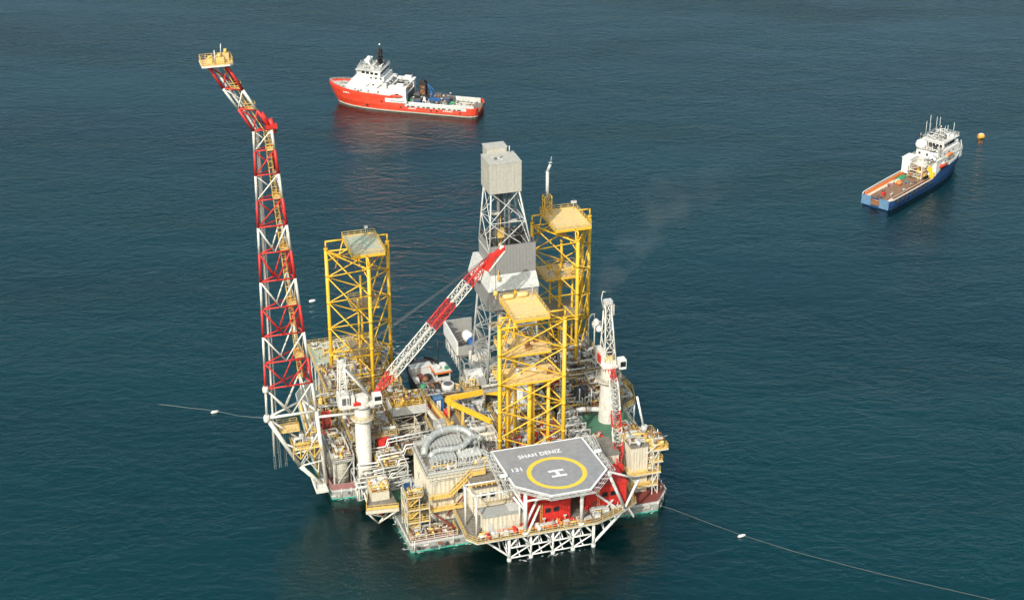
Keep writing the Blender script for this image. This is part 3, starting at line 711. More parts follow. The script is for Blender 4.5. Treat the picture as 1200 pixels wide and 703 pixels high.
# ------------------------------------------------------------------ cranes
def crane_boom(T, root, tip, secs, w=2.5, dep=2.0, r=.14, tipbend=None, br=.08):
    """lattice boom: four chords, laced on all sides, coloured in sections"""
    root, tip = Vector(root), Vector(tip); d = (tip-root).normalized()
    sx = d.cross(Vector((0,0,1))).normalized(); up = sx.cross(d).normalized(); L = (tip-root).length
    def corner(t, i, j):
        k = min(1, .25+t*5) * min(1, .35+(1-t)*4)
        return root + d*(L*t) + sx*(i*w/2*k) + up*(j*dep/2*k)
    for t0, t1, cmat, name in secs:
        m = MB(cmat); n = max(2, round((t1-t0)*L/2.0))
        for s_ in range(n):
            a, b = t0+(t1-t0)*s_/n, t0+(t1-t0)*(s_+1)/n
            cs = [(1,1), (1,-1), (-1,-1), (-1,1)]
            for i in range(4):
                c0, c1 = cs[i], cs[(i+1) % 4]
                m.tube(corner(a,*c0), corner(b,*c0), r, n=6, cap=False)
                m.tube(corner(a,*c0), corner(b,*c1), br, n=4, cap=False); m.tube(corner(a,*c1), corner(b,*c0), br, n=4, cap=False)
                m.tube(corner(b,*c0), corner(b,*c1), br, n=4, cap=False)
        m.build(name, T)

T = thing('pedestal_crane', 'white pedestal crane with a long red and white boom raised towards the grey derrick', 'crane', (-33.8,5,2.7))
m = MB('white'); m.lathe((-33.8,5,2.7), [(2.0,0), (2.0,1), (1.8,1.4), (1.8,19.8), (1.55,20.6), (1.55,22)], 'white', 20); m.build('pedestal', T)
m = MB('tank'); m.lathe((-33.8,5,19.0), [(1.9,0), (2.7,.15), (2.7,.35), (1.9,.4)], 'tank', 20)
pts = [(-33.8+2.6*math.cos(t*math.pi/8), 5+2.6*math.sin(t*math.pi/8)) for t in range(16)]; m.rail(pts, 19.4, m='rail_yellow', closed=True, toe=0); m.build('collar_platform', T)
m = MB('white'); m.lathe((-33.8,5,22), [(1.9,0), (1.9,.6)], 'grey', 18); m.box(-39.2,-29.8,3.4,6.6,22.7,23.2); m.build('slewing_platform', T)
m = MB('clean_white'); m.box(-39.2,-36.8,3.8,6.8,23.3,25.9); m.box(-38.5,-37.6,3.7,3.8,23.6,25.3, 'dark_grey'); m.box(-37.3,-37,3.72,3.8,23.6,25.3,'dark_grey'); m.rail([(-39.1,3.9), (-36.9,3.9), (-36.9,6.7)], 25.9, h=.9, r=.04, toe=0); m.box(-36.4,-35.6,3.6,6,23.3,25.4, 'white'); m.box(-36,-34.4,3.3,4.3,23.3,24.0, 'red'); m.build('machinery_house', T)
m = MB('clean_white'); m.box(-31.6,-29.6,2.8,4.6,23.3,25.5); cb = m.build('cab', T)
m = MB('window_glass'); m.box(-31.3,-29.8,2.72,2.8,24.2,25.2); m.box(-29.6,-29.52,3,4.4,24.2,25.2); m.build('cab_window', cb)
m = MB('white'); m.lattice((-39,4,26.6), (-38.6,4,33.4), (-37,4,26.6), (-37.6,4,33.4), 5, .12, kind='z', horiz=True); m.lattice((-39,6.4,26.6), (-38.6,6.2,33.4), (-37,6.4,26.6), (-37.6,6.2,33.4), 5, .12, kind='z', horiz=True)
for q in (4, 6.3):
    for p in (-39, -37): m.tube((p,q,23.3), (-38.6 if p < -38 else -37.6, q, 33.4), .18)
    m.tube((-37.8,q,33), (-31.6,q,24), .22)
m.box(-38.8,-37.2,3.8,6.5,33.2,33.8); m.build('gantry', T)
root1, tip1 = (-30.6,5.4,24.6), (-3.2,8,53)
crane_boom(T, root1, tip1, [(0,.14,'red','boom_foot'), (.14,.5,'white','boom'), (.5,.68,'red','boom'), (.68,.82,'white','boom'), (.82,1,'red','boom_head')], w=2.35, dep=1.8, r=.125, br=.075)
m = MB('red'); m.hexa([(-4.4,6.9,51), (-3.4,6.9,50.4), (-3.4,9.1,50.4), (-4.4,9.1,51), (-2.6,7,54), (-1.2,7,54), (-1.2,9,54), (-2.6,9,54)]); m.hexa([(-2.6,7.2,53.6), (-2.2,7.2,52.6), (-2.2,8.8,52.6), (-2.6,8.8,53.6), (.6,7.4,55.9), (.8,7.4,55.1), (.8,8.6,55.1), (.6,8.6,55.9)])
m.lathe((.2,8,55.2), [(.7,-.5), (.7,.5)], 'white', 12, 'q'); m.tube((-3.2,6.8,50.6), (.6,7.3,54.8), .2, 'white'); m.build('boom_tip', T)
m = MB('dark_grey')
for q in (7.6, 8.3): m.tube((-38,q-2.6,33.6), (-2.4,q,54), .05)
m.tube((-1.4,8,53.4), (-1.4,8,45), .06); m.build('pendant_rope', T)
m = MB('rail_yellow'); m.lathe((-1.4,8,43.6), [(.2,0), (.55,.3), (.55,1), (.2,1.4)], 'rail_yellow', 10); m.tube((-1.4,8,42.7), (-1.4,8,43.6), .15); m.build('hook_block', T)

T = thing('pedestal_crane', 'white tapered pedestal crane with its boom lowered onto the deck right of the helideck', 'crane', (26.4,4,2.7))
m = MB('white'); m.lathe((26.4,4.6,2.7), [(2.5,0), (2.4,3), (2.0,14), (1.8,20.5), (1.7,22.4)], 'white', 20); m.build('pedestal', T)
m = MB('tank'); m.lathe((26.4,4.6,20.2), [(1.9,0), (3.1,.15), (3.1,.35), (1.9,.4)], 'tank', 20)
pts = [(26.4+3*math.cos(t*math.pi/8), 4.6+3*math.sin(t*math.pi/8)) for t in range(16)]; m.rail(pts, 20.6, m='tank', closed=True, toe=.3); m.build('collar_platform', T)
m = MB('red'); m.lathe((26.4,4.6,22.4), [(1.8,0), (1.8,1.5)], 'red', 16); m.box(24.4,28,3,8,23.9,24.4, 'white'); m.build('slewing_platform', T)
m = MB('white'); m.box(24.2,25.6,4.4,8.4,24.4,27.6); m.box(26.2,28.2,5.5,8.6,24.4,26.6, 'light_grey'); m.box(23.9,24.2,4.2,6,25,27, 'red'); m.build('machinery_house', T)
m = MB('clean_white'); m.box(28.3,30,2.6,4.6,23.5,25.9); cb = m.build('cab', T)
m = MB('window_glass'); m.box(28.5,29.8,2.52,2.6,24.2,25.5); m.box(30,30.08,2.9,4.3,24.2,25.5); m.build('cab_window', cb)
m = MB('white')
P = [((25.2,4.2,24.4),(26.2,7.2,39)), ((28,4.2,24.4),(27.4,7.2,39)), ((25.2,7.8,24.4),(26.2,8.2,39)), ((28,7.8,24.4),(27.4,8.2,39))]
for a, b in P: m.tube(a, b, .2)
m.lattice(P[0][0], P[0][1], P[1][0], P[1][1], 5, .11, kind='x', horiz=True); m.lattice(P[0][0], P[0][1], P[2][0], P[2][1], 5, .1, kind='z'); m.lattice(P[1][0], P[1][1], P[3][0], P[3][1], 5, .1, kind='z')
m.box(25.8,27.8,6.8,8.4,38.6,39.5, 'light_grey'); m.path([(25.8,7.6,37), (25.2,7.6,40), (25.5,7.6,41.8), (26.3,7.6,41.6)], .1); m.box(27.6,28.3,7,8,35.6,38.4, 'tank'); m.build('gantry', T)
m = MB('tank'); m.box(25.6,27.4,4.5,7,24.4,26.4, 'rail_yellow'); m.lathe((26.5,5.4,27), [(.7,-.8), (.7,.8)], 'black', 12, 'p'); m.build('winch', T)
root2, tip2 = (26.6,2.6,23.6), (20.8,-18.6,11.4)
crane_boom(T, root2, tip2, [(0,.1,'red','boom_foot'), (.1,.45,'white','boom'), (.45,.63,'red','boom'), (.63,.78,'white','boom'), (.78,1,'red','boom_head')], w=2.1, dep=1.7, r=.125, br=.075)
m = MB('red'); m.box(20.2,21.4,-20,-18.4,10.6,11.8); m.lathe((20.8,-19.4,11), [(.55,-.4), (.55,.4)], 'red', 12, 'p'); m.tube((20.8,-19.4,10.6), (20.8,-19.4,9.4), .08, 'black'); m.box(20.4,21.2,-19.8,-19,8.4,9.4, 'red'); m.build('boom_tip', T)
m = MB('dark_grey')
for p in (26.2, 27.2): m.tube((p,7.2,39), (20.8,-17,12.6), .045)
m.build('pendant_rope', T)

T.location = W(25.1, 4, 2.2)
# ------------------------------------------------------------------ helideck
HZ = 18.0
HELI = [(-9.9,-15.7), (11.6,-15.6), (12.4,-30.2), (6.4,-36.9), (-2.6,-37.0), (-9.2,-31.0)]
HC = (1.4, -28.4)
T = thing('helideck', 'grey helideck with white H in a yellow ring, overhanging the front of the platform', 'helideck', (1.4,-28,HZ))
m = MB('heli_deck'); m.prism(HELI, HZ-.35, HZ, 'light_grey', 'heli_deck'); m.build('deck_plate', T)
def inset(poly, d):
    c = Vector((sum(p for p, q in poly)/len(poly), sum(q for p, q in poly)/len(poly))); out = []
    n = len(poly)
    for i in range(n):
        a, b, e = Vector(poly[i-1]), Vector(poly[i]), Vector(poly[(i+1) % n])
        d1, d2 = (b-a).normalized(), (e-b).normalized()
        n1, n2 = Vector((d1.y,-d1.x)), Vector((d2.y,-d2.x))
        if n1.dot(c-b) < 0: n1, n2 = -n1, -n2
        bis = (n1+n2); bis = bis/ max(.2, bis.dot(n1)); out.append(tuple(b+bis*d))
    return out
m = MB('mark_white'); A, B = inset(HELI, .06), inset(HELI, .5); n = len(HELI)
for i in range(n):
    j = (i+1) % n; m.poly([(*A[j],HZ+.012), (*A[i],HZ+.012), (*B[i],HZ+.012), (*B[j],HZ+.012)])
m.build('border_line', T)
m = MB('mark_yellow'); N = 72
for i in range(N):
    a, b = 2*math.pi*i/N, 2*math.pi*(i+1)/N
    m.poly([(HC[0]+r*math.cos(t), HC[1]+r*math.sin(t), HZ+.012) for r, t in ((5.5,a), (6.5,a), (6.5,b), (5.5,b))])
m.build('landing_circle', T)
m = MB('mark_white'); hz = HZ+.016
# the H lies on its side: its two long strokes run along the platform's front edge
def hq(c): m.poly([(HC[0]+.1+p, HC[1]+q, hz) for p, q in c])
hq([(-1.8,1.2), (1.6,1.2), (1.6,.5), (-1.8,.5)][::-1]); hq([(-1.6,-.9), (1.8,-.9), (1.8,-1.6), (-1.6,-1.6)][::-1]); hq([(-.45,.5), (.35,.5), (.45,-.9), (-.35,-.9)][::-1]); m.build('letter_mark', T)
def lettering(txt, size, p, q, rz, name, sx=1.0):
    cu = bpy.data.curves.new(name, 'FONT'); cu.body = txt; cu.size = size; cu.align_x = 'CENTER'; cu.align_y = 'CENTER'; cu.offset = .055; cu.space_character = 1.08
    to = bpy.data.objects.new(name, cu); COL.objects.link(to)
    dg = bpy.context.evaluated_depsgraph_get(); dg.update()
    me = bpy.data.meshes.new_from_object(to.evaluated_get(dg)); bpy.data.objects.remove(to)
    me.materials.clear(); me.materials.append(MATS['mark_white'])
    o = bpy.data.objects.new(name, me); COL.objects.link(o); o.parent = T
    o.location = (p-BASE[T].x, q-BASE[T].y, .016); o.rotation_euler = (0, 0, rz); o.scale = (sx, 1, 1); return o
lettering('SHAH DENIZ', 1.95, .2, -20.0, R(1), 'lettering', .82)
lettering('131', 2.0, -6.5, -24.9, R(-2), 'lettering', .9)
m = MB('light_grey'); out = inset(HELI, -1.5)
for i in range(n):
    j = (i+1) % n
    if i == 0: continue
    a, b, c, d = HELI[i], HELI[j], out[j], out[i]
    L = math.hypot(b[0]-a[0], b[1]-a[1]); k = max(2, round(L/1.8))
    for s_ in range(k+1):
        t = s_/k; u = (a[0]+(b[0]-a[0])*t, a[1]+(b[1]-a[1])*t, HZ-.4); v = (d[0]+(c[0]-d[0])*t, d[1]+(c[1]-d[1])*t, HZ-.05); m.bar(u, v, .12)
    for t in (.35, .68, 1): m.bar((a[0]+(d[0]-a[0])*t, a[1]+(d[1]-a[1])*t, HZ-.4+.35*t), (b[0]+(c[0]-b[0])*t, b[1]+(c[1]-b[1])*t, HZ-.4+.35*t), .09)
m.build('safety_net', T)
m = MB('clean_white')
for p in (-8,-4,0,4,8): m.bar((p,-16,HZ-.9), (p,-35.5 if -3 < p < 7 else -30,HZ-.9), .35, .9)
for q in (-18,-24,-30,-34.5): m.bar((-8.6 if q > -31 else -5,q,HZ-1.2), (11.5 if q > -31 else 8,q,HZ-1.2), .3, .7)
m.build('deck_girder', T)
for p in (-6.9, 5.8):
    m = MB('clean_white'); m.tube((p,-32.4,6.9), (p,-32.4,HZ-1.3), .42, n=10); m.lathe((p,-32.4,6.6), [(.8,0), (.6,.4)], 'clean_white', 10); m.build('support_column', T)
m = MB('clean_white')
for a, b, r in (((-6.9,-32.4,HZ-3.2),(-.4,-35.5,HZ-1.3),.24), ((5.8,-32.4,HZ-3.2),(-.4,-35.5,HZ-1.3),.24), ((-6.9,-32.4,HZ-3.4),(5.8,-32.4,HZ-2.2),.22), ((-6.9,-32.4,13),(-9,-28,HZ-1.3),.26), ((-6.9,-32.4,9),(-3.3,-30,13.6),.3), ((-6.4,-32.6,6.8),(-2.8,-29.7,11.2),.28), ((5.8,-32.4,13),(11,-29,HZ-1.3),.26), ((-7,-32.4,12.4),(-9.2,-31,15.4),.24), ((12.6,-29,7.2),(15.8,-27,8.8),.25), ((10.6,-27.9,10.6),(15.2,-30.2,7.2),.28), ((12.4,-30,17.3),(16.8,-29.6,6.8),.36), ((16.8,-29.6,6.8),(20.6,-27.6,12.4),.3), ((12.4,-30,17.3),(20.6,-27.6,12.4),.24)):
    m.tube(a, b, r, n=8)
m.build('support_brace', T)
m = MB('light_grey'); m.stair((-10.6,-17,HZ-.2), (-10.4,-29,HZ-3.2), 1, side=(1,0,0)); m.build('access_stair', T)
m = MB('light_grey'); m.stair((13.2,-16.5,HZ-.2), (13.6,-26,HZ-2.4), 1.1, side=(1,0,0)); m.rail([(12.6,-16), (13,-30)], HZ-.5, toe=0); m.build('access_walkway', T)
for p, q in ((-9.9,-27.4), (12.7,-23.6)):
    m = MB('clean_white'); m.tube((p,q,HZ-1.2), (p,q,HZ+.4), .15); m.lathe((p-.3,q,HZ+.7), [(.2,-.9), (.45,-.7), (.45,.7), (.2,.9)], 'clean_white', 10, 'p'); m.build('foam_monitor', T)

# ------------------------------------------------------------------ front truss and deck
T = thing('support_truss', 'white steel truss standing in the sea under the front deck below the helideck', 'truss', (0,-32,0))
m = MB('clean_white'); 
xs = (-10.4,-5.5,-.5,4.1,8.8)
for p in xs:
    m = MB('clean_white'); m.tube((p,-32,-3), (p,-32,-.4), .22, 'depth_tint', n=8); m.tube((p,-32,-.4), (p,-32,6.3), .34 if p in (-10.4, 8.8) else .24, n=10); m.lathe((p,-32,.3), [(.5,-1), (.5,.4)], 'light_grey', 10); m.build('post', T)
m = MB('clean_white')
for a, b in zip(xs, xs[1:]):
    m.tube((a,-32,.7), (b,-32,.7), .17); m.tube((a,-32,3.3), (b,-32,3.3), .2)
    m.tube((a,-32,3.3), ((a+b)/2,-32,6.2), .22); m.tube((b,-32,3.3), ((a+b)/2,-32,6.2), .22); m.tube((a,-32,.7), (b,-32,3.3), .17)
    for t in (0, .5): p = a+(b-a)*t; m.tube((p,-32,6.2), (p+1.2,-23.4,2.2), .18); m.tube((p,-32,.8), (p,-23.3,2.4), .16); m.tube((p,-32,3.3), (p+.8,-23.3,4.9), .14); m.tube((p+1.2,-23.4,5), (p-.6,-32,3.2), .12)
m.tube((8.8,-32,.9), (16.8,-29.6,6.6), .34, n=8); m.tube((-10.4,-32,1.2), (-18.4,-26,5.9), .26, n=8)
for t in (.35, .6, .8): c = Vector((8.8,-32,.9)).lerp(Vector((16.8,-29.6,6.6)), t); m.tube(c, (10.5+5*t,-25.5,6.2), .12); m.tube(c, (9+5*t,-28,6.2), .12)
for t in (.2, .5, .75): c = Vector((-10.4,-32,1.2)).lerp(Vector((-18.4,-26,5.9)), t); m.tube(c, (-10.6-4*t,-24,5.9), .13); m.tube(c, (-12-4*t,-30,6), .12)
m.build('brace', T)
T = thing('front_deck', 'long narrow deck with a yellow handrail along the front of the platform below the helideck', 'deck', (0,-28,6.3))
FD = [(-19.6,-30.6), (-17.8,-33.0), (9.4,-33.0), (16.8,-30), (20.4,-27.6), (20.4,-19), (-19.4,-19)]
m = MB('steel_deck'); m.prism(FD, 6.2, 6.6, 'cream', 'steel_deck'); m.build('deck_plate', T)
m = MB('rail_yellow'); m.rail([(-19.3,-19.4), (-19.4,-30.5), (-17.6,-32.8), (9.3,-32.8), (16.6,-29.8), (20.2,-27.5), (20.2,-20)], 6.6, r=.055, toe=.12); m.build('railing', T)
m = MB('light_grey'); 
for p in range(-18, 20, 4): m.bar((p,-32,6), (p,-19.5,6), .25, .5)
m.build('deck_beam', T)
clutter(T, -17, 9, -32.2, -30.6, 6.6, 18, 21, ['white', 'rail_yellow', 'red', 'light_grey', 'orange'], 1.3, 2)
clutter(T, 9, 16, -29.6, -28.6, 6.6, 4, 22, ['white', 'rail_yellow', 'light_grey'], 1.2, 1)

def red_module(p0, p1, q0, q1, z0, z1, label):
    T = thing('red_module', label, 'module', ((p0+p1)/2, (q0+q1)/2, z0), 'bright red modules under the helideck')
    m = MB('red'); m.corr((p0,q0), (p1,q0), z0, z1, period=.7, depth=.05); m.corr((p1,q0), (p1,q1), z0, z1, period=.7, depth=.05); m.corr((p0,q1), (p0,q0), z0, z1, period=.7, depth=.05); m.box(p0+.05,p1-.05,q0+.1,q1,z0,z1-.02); m.build('wall', T)
    m = MB('red'); m.box(p0-.15,p1+.15,q0-.2,q1,z1,z1+.2); m.box(p0,p1,q0-.12,q0-.02,z0+(z1-z0)*.48,z0+(z1-z0)*.52); m.build('roof', T)
    for t in (.46, .66): window(T, (p0+(p1-p0)*t, q0-.06, z0+(z1-z0)*.55), 1.0, .75, 'p', -1, 'black')
    m = MB('oxide'); m.box(p0+(p1-p0)*.16,p0+(p1-p0)*.16+1,q0-.1,q0-.02,z0+.1,z0+2.2); m.build('door', T)
    m = MB('rail_yellow'); m.ladder((p0+(p1-p0)*.3,q0-.3,z0), (p0+(p1-p0)*.3,q0-.3,z1), .4, .035); m.build('ladder', T)
    return T
red_module(-5.4, 4.2, -29.6, -22, 6.6, 11.6, 'bright red module with two black windows, the left one under the helideck')
red_module(8.4, 17.8, -27.8, -20, 6.6, 12.3, 'bright red module with two black windows, the right one beside the white braces')

# ------------------------------------------------------------------ accommodation and white modules
def block(name, label, cat, p0, p1, q0, q1, z0, z1, wall='cream', roof='steel_deck', wins=(), doors=(), period=.95, depth=.14, group=None, T=None):
    T = T or thing(name, label, cat, ((p0+p1)/2, (q0+q1)/2, z0), group)
    m = MB(wall)
    for A, B in (((p0,q0),(p1,q0)), ((p1,q0),(p1,q1)), ((p1,q1),(p0,q1)), ((p0,q1),(p0,q0))): m.corr(A, B, z0, z1, period=period, depth=depth)
    m.build('wall', T)
    m = MB(roof); d = depth+.12; m.box(p0-d,p1+d,q0-d,q1+d,z1,z1+.25, roof); m.build('roof', T)
    for (ax, u, z, w, h) in wins:
        if ax == 'f': window(T, (u, q0-depth, z), w, h, 'p', -1)
        else: window(T, (p0-depth, u, z), w, h, 'q', -1)
    for (ax, u, z, mt) in doors:
        m = MB(mt)
        if ax == 'f': m.box(u-.5,u+.5,q0-depth-.07,q0-depth+.02,z,z+2.1)
        else: m.box(p0-depth-.07,p0-depth+.02,u-.5,u+.5,z,z+2.1)
        m.build('door', T)
    return T
T = block('accommodation_block', 'cream corrugated accommodation block with big grey exhaust ducts on its roof', 'building', -24.2,-9.6,-16.4,-3.5,2.8,14.6, wins=(('f',-17,9.2,1.2,1.1), ('f',-21.4,5.2,1.0,.9), ('f',-12.4,9.4,1.5,1.1), ('f',-10.6,9.4,1.3,1.1), ('l',-9,10,1,1)), doors=(('f',-22.6,2.9,'grey'), ('l',-12,7,'rail_yellow')))
m = MB('light_grey'); m.rail([(-24.2,-16.4), (-9.6,-16.4), (-9.6,-3.5), (-24.2,-3.5)], 14.85, closed=True, toe=.4, h=1.2); m.build('railing', T)
m = MB('tank'); m.bar((-24.6,-16.7,14.55), (-9.3,-16.7,14.55), .25, .5); m.bar((-24.5,-16.4,14.5), (-24.5,-3.5,14.5), .25, .5); m.build('roof_edge', T)
for (a, b, c, d, h, mt) in ((-22.5,-17.3,-14.6,-11.4,2.4,'duct'), (-16.6,-11.6,-14.6,-11.6,2.2,'light_grey'), (-22.6,-14.6,-9.6,-5.2,2.9,'grey'), (-13.6,-10.6,-9.5,-5,2.6,'duct')):
    m = MB(mt); m.box(a,b,c,d,14.86,14.85+h)
    k = int((b-a)/.8)
    for i in range(k+1): m.box(a+i*(b-a)/k-.08, a+i*(b-a)/k+.08, c-.14, d+.14, 14.9, 14.95+h, 'light_grey')
    for i in range(k): m.box(a+(i+.25)*(b-a)/k, a+(i+.75)*(b-a)/k, c-.05, c+.02, 15.2, 14.5+h, 'dark_grey')
    m.box(a+.3,a+.9,d-1,d-.4,14.9,15.6+h,'light_grey'); m.build('generator_housing', T)
for pts, r in (([(-23.6,-11,16.6), (-22.9,-9,18.2), (-20.5,-6.6,19.2), (-16.4,-5.6,19.5), (-12.8,-6.2,19), (-11.6,-8.2,18), (-11.6,-9.4,16.4)], .82),
               ([(-22.8,-13,17), (-21.6,-11.8,18), (-19.4,-11.9,18), (-16.2,-12.2,17.7), (-14.2,-11.2,17.9), (-12.8,-9.8,18.4), (-11.2,-8.8,18.6), (-9.9,-9.6,17.6)], .66),
               ([(-13.6,-13.6,16.8), (-12.6,-12.6,17.4), (-11.2,-12.8,17), (-10.4,-13.6,15.4)], .5)):
    m = MB('duct'); q = [Vector(p) for p in pts]; fine = []
    for i in range(len(q)-1): fine += [q[i].lerp(q[i+1], t) for t in (0, .5)]
    fine.append(q[-1]); 
    for _ in range(2): fine = [fine[0]] + [(fine[i-1]+fine[i]*2+fine[i+1])/4 for i in range(1, len(fine)-1)] + [fine[-1]]
    m.path(fine, r, 'duct', 12)
    for i in range(1, len(fine)-1, 2):
        d = (fine[i+1]-fine[i-1]).normalized(); m.tube(fine[i]-d*.09, fine[i]+d*.09, r*1.1, 'light_grey', 12)
    m.build('exhaust_duct', T)
m = MB('light_grey'); rnd = random.Random(9)
for i in range(9): p, q = rnd.uniform(-23,-11), rnd.uniform(-16,-15.2); m.bar((p,q,14.9), (p,q,17), .13); m.bar((p,q,17), (p+rnd.uniform(-1.6,1.6),q+1,17), .1); m.bar((p,q,16.4), (p+1.2,q,14.9), .1)
m.build('lamp_post', T)
clutter(T, -23, -10.5, -15.6, -14.9, 14.85, 8, 31, ['light_grey', 'white', 'grey', 'rail_yellow'], 1.6, 3)
m = MB('tank')
for i, (p, z) in enumerate(((-22.8,12.2), (-15.2,12.6), (-12.2,11.6), (-20,8.2))): m.box(p-.5,p+.5,-16.75,-16.54,z,z+.8); m.tube((p,-16.7,z), (p,-16.7,z-2.4), .06)
m.path([(-24,-16.75,13.6), (-10,-16.75,13.6)], .09); m.path([(-24,-16.8,13.2), (-18.4,-16.8,13.2), (-18.4,-16.8,7)], .07); m.path([(-13,-16.8,13.2), (-13,-16.8,7)], .09); m.build('wall_piping', T)
m = MB('rail_yellow'); m.stair((-19.6,-17.6,9.6), (-14.6,-17.6,14.2), 1.1, side=(0,1,0)); m.box(-14.6,-11.6,-18.2,-16.8,14.0,14.2, 'deck_yellow'); m.rail([(-14.6,-18.2), (-11.6,-18.2), (-11.6,-16.8)], 14.2, r=.08, toe=.5); m.box(-24.4,-19.6,-18.2,-16.7,9.4,9.6, 'deck_yellow'); m.rail([(-24.4,-18.2), (-19.6,-18.2)], 9.6, r=.08, toe=.5); m.build('outside_stair', T)
m = MB('oxide'); m.bar((-20.4,-17.4,4.4), (-16.6,-17.6,8.8), .3); m.bar((-23.2,-18,5.6), (-19.4,-21.4,3.4), .3); m.build('red_strut', T)
m = MB('deck_yellow'); m.box(-24.4,-16.8,-18.4,-16.7,6.4,6.6); m.rail([(-24.4,-18.4), (-16.8,-18.4)], 6.6, m='rail_yellow', r=.08, toe=.5); m.build('walkway', T)

block('accommodation_block', 'plain cream accommodation block mostly hidden beneath the back of the helideck', 'building', -9.0,19.8,-17.5,-10,2.8,13.2, wins=(('f',12,10.6,1.1,.9),), doors=(('f',14.6,6.7,'grey'),))
T = block('container_cabin', 'flat grey roofed cream corrugated cabin on the front deck, beside the red modules', 'cabin', -15.2,-6.2,-29.6,-26.4,6.6,10.4, roof='grey', wins=(), doors=(('f',-14,6.7,'light_grey'), ('f',-9.4,6.7,'cream')), period=1.0)
m = MB('grey'); m.box(-9.8,-6.3,-29.7,-26.4,10.66,11.0, 'grey'); m.box(-9.6,-6.5,-29.5,-26.6,11.0,11.12, 'light_grey'); m.build('roof_hatch', T)
T = block('cabin_block', 'cream corrugated cabin with a pair of dark windows, behind the white portal frame', 'cabin', -15.4,-9.4,-22.6,-17.6,6.6,13.4, wins=(('f',-13.4,10.9,1.0,1.3), ('f',-11.4,10.9,1.1,1.3)), period=.85)
m = MB('rail_yellow'); m.box(-15.8,-9,-24,-22.7,9.4,9.55, 'cream'); m.rail([(-15.8,-24), (-9,-24)], 9.55, r=.04, toe=0, bars=2); m.build('balcony', T)
block('cabin_block', 'cream corrugated cabin tucked under the left edge of the helideck', 'cabin', -9.2,-4.4,-23,-17.8,6.6,12.6, period=.85)
T = thing('portal_frame', 'tall white portal frame of thick pipes over the cabins on the front deck', 'steel frame', (-13,-30,6.6))
for p, q in ((-18.3,-25.6), (-17.2,-30.4), (-7.6,-30.4)):
    m = MB('clean_white'); m.path([(p,q,6.6), (p,q,14), (p+.2,q+.8,15), (p+.3,q+2.2,15.3)], .24, n=8); m.build('post', T)
for a, b in (((-17,-28.2,15.3), (-7.4,-28.2,15.3)), ((-18,-23.4,15.3), (-8,-23.4,15.3)), ((-17,-28.4,15.2), (-17.8,-23.2,15.3)), ((-7.4,-28.4,15.2), (-8.4,-23.2,15.3))): MB('clean_white').tube(a, b, .18).build('beam', T)
m = MB('rail_yellow'); m.bar((-16.8,-23.2,14.9), (-8.4,-23.2,14.9), .3, .3)
for i in range(14): m.box(-16.6+i*.6,-16.3+i*.6,-23.35,-23.1,14.3,14.8, 'rust' if i % 2 else 'rail_yellow')
m.build('festoon_rail', T)

# right-hand white module and its stair tower
block('corrugated_module', 'tall cream corrugated module beside the stair tower on the right edge of the platform', 'module', 22.4,26.4,-18.4,-12.5,2.8,14.6, roof='steel_deck', period=.7, depth=.1)
clutter([o for o in COL.objects if o.name.startswith('corrugated_module')][0], 22.2, 25.8, -17.8, -13, 14.86, 6, 74, ['light_grey','tank','rail_yellow','rust'], 1.6, 2)
T = thing('stair_tower', 'yellow stair tower with four open balconies on the right edge of the platform', 'stair tower', (28.6,-17,2.8))
for i, z in enumerate((5.2, 8.4, 11.2, 14.2)):
    x1 = (28.4, 29, 29.4, 30.6)[i]
    m = MB('deck_yellow'); m.box(21.4 if i < 2 else 26.6,x1,-20.2,-15.6,z-.3,z, 'cream'); m.box(21.5 if i < 2 else 26.7,x1-.1,-20.1,-15.7,z,z+.06, 'deck_yellow')
    m.rail([(21.5 if i < 2 else 26.7,-20.1), (x1-.1,-20.1), (x1-.1,-15.7)], z+.06, m='rail_yellow', r=.065, toe=.3); m.build('balcony', T)
    clutter(T, 26.9, x1-.6, -19.6, -16.2, z+.06, 3, 210+i, ['cream', 'rust', 'rail_yellow', 'light_grey', 'tank'], 1.8, 2)
    if i < 3: mm = MB('rail_yellow'); mm.stair((27.4 if i % 2 else 29.4,-16.6,z), (29.6 if i % 2 else 27.2,-16.6,z+3), .9, side=(0,1,0)); mm.build('stair_flight', T)
m = MB('white')
for p, q in ((27,-20), (28.3,-20), (28.3,-15.8)): m.bar((p,q,2.7), (p,q,14.2), .2)
m.lattice((27,-20.1,2.8), (27,-20.1,14), (28.3,-20.1,2.8), (28.3,-20.1,14), 4, .1, kind='z'); m.build('tower_frame', T)
m = MB('clean_white'); m.path([(25,-20.4,13.6), (27,-20.4,15.2), (29.4,-19,15.4), (30,-17,15.2), (31.6,-16.6,15.4)], .09); m.tube((30,-15.8,14.2), (29.6,-15.6,16.8), .1); m.build('outrigger_pipe', T)
m = MB('clean_white'); m.tube((28.2,-10.5,15), (26.8,-9.5,22.4), .26, n=8); m.lathe((28.4,-10.6,13.6), [(.7,0), (.7,1.6)], 'light_grey', 10); m.build('vent_pipe', T)
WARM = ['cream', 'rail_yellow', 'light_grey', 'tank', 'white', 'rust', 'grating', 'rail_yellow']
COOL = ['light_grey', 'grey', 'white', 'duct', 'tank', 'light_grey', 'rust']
DARK = ['dark_grey', 'grey', 'rust', 'black', 'tank', 'grating']
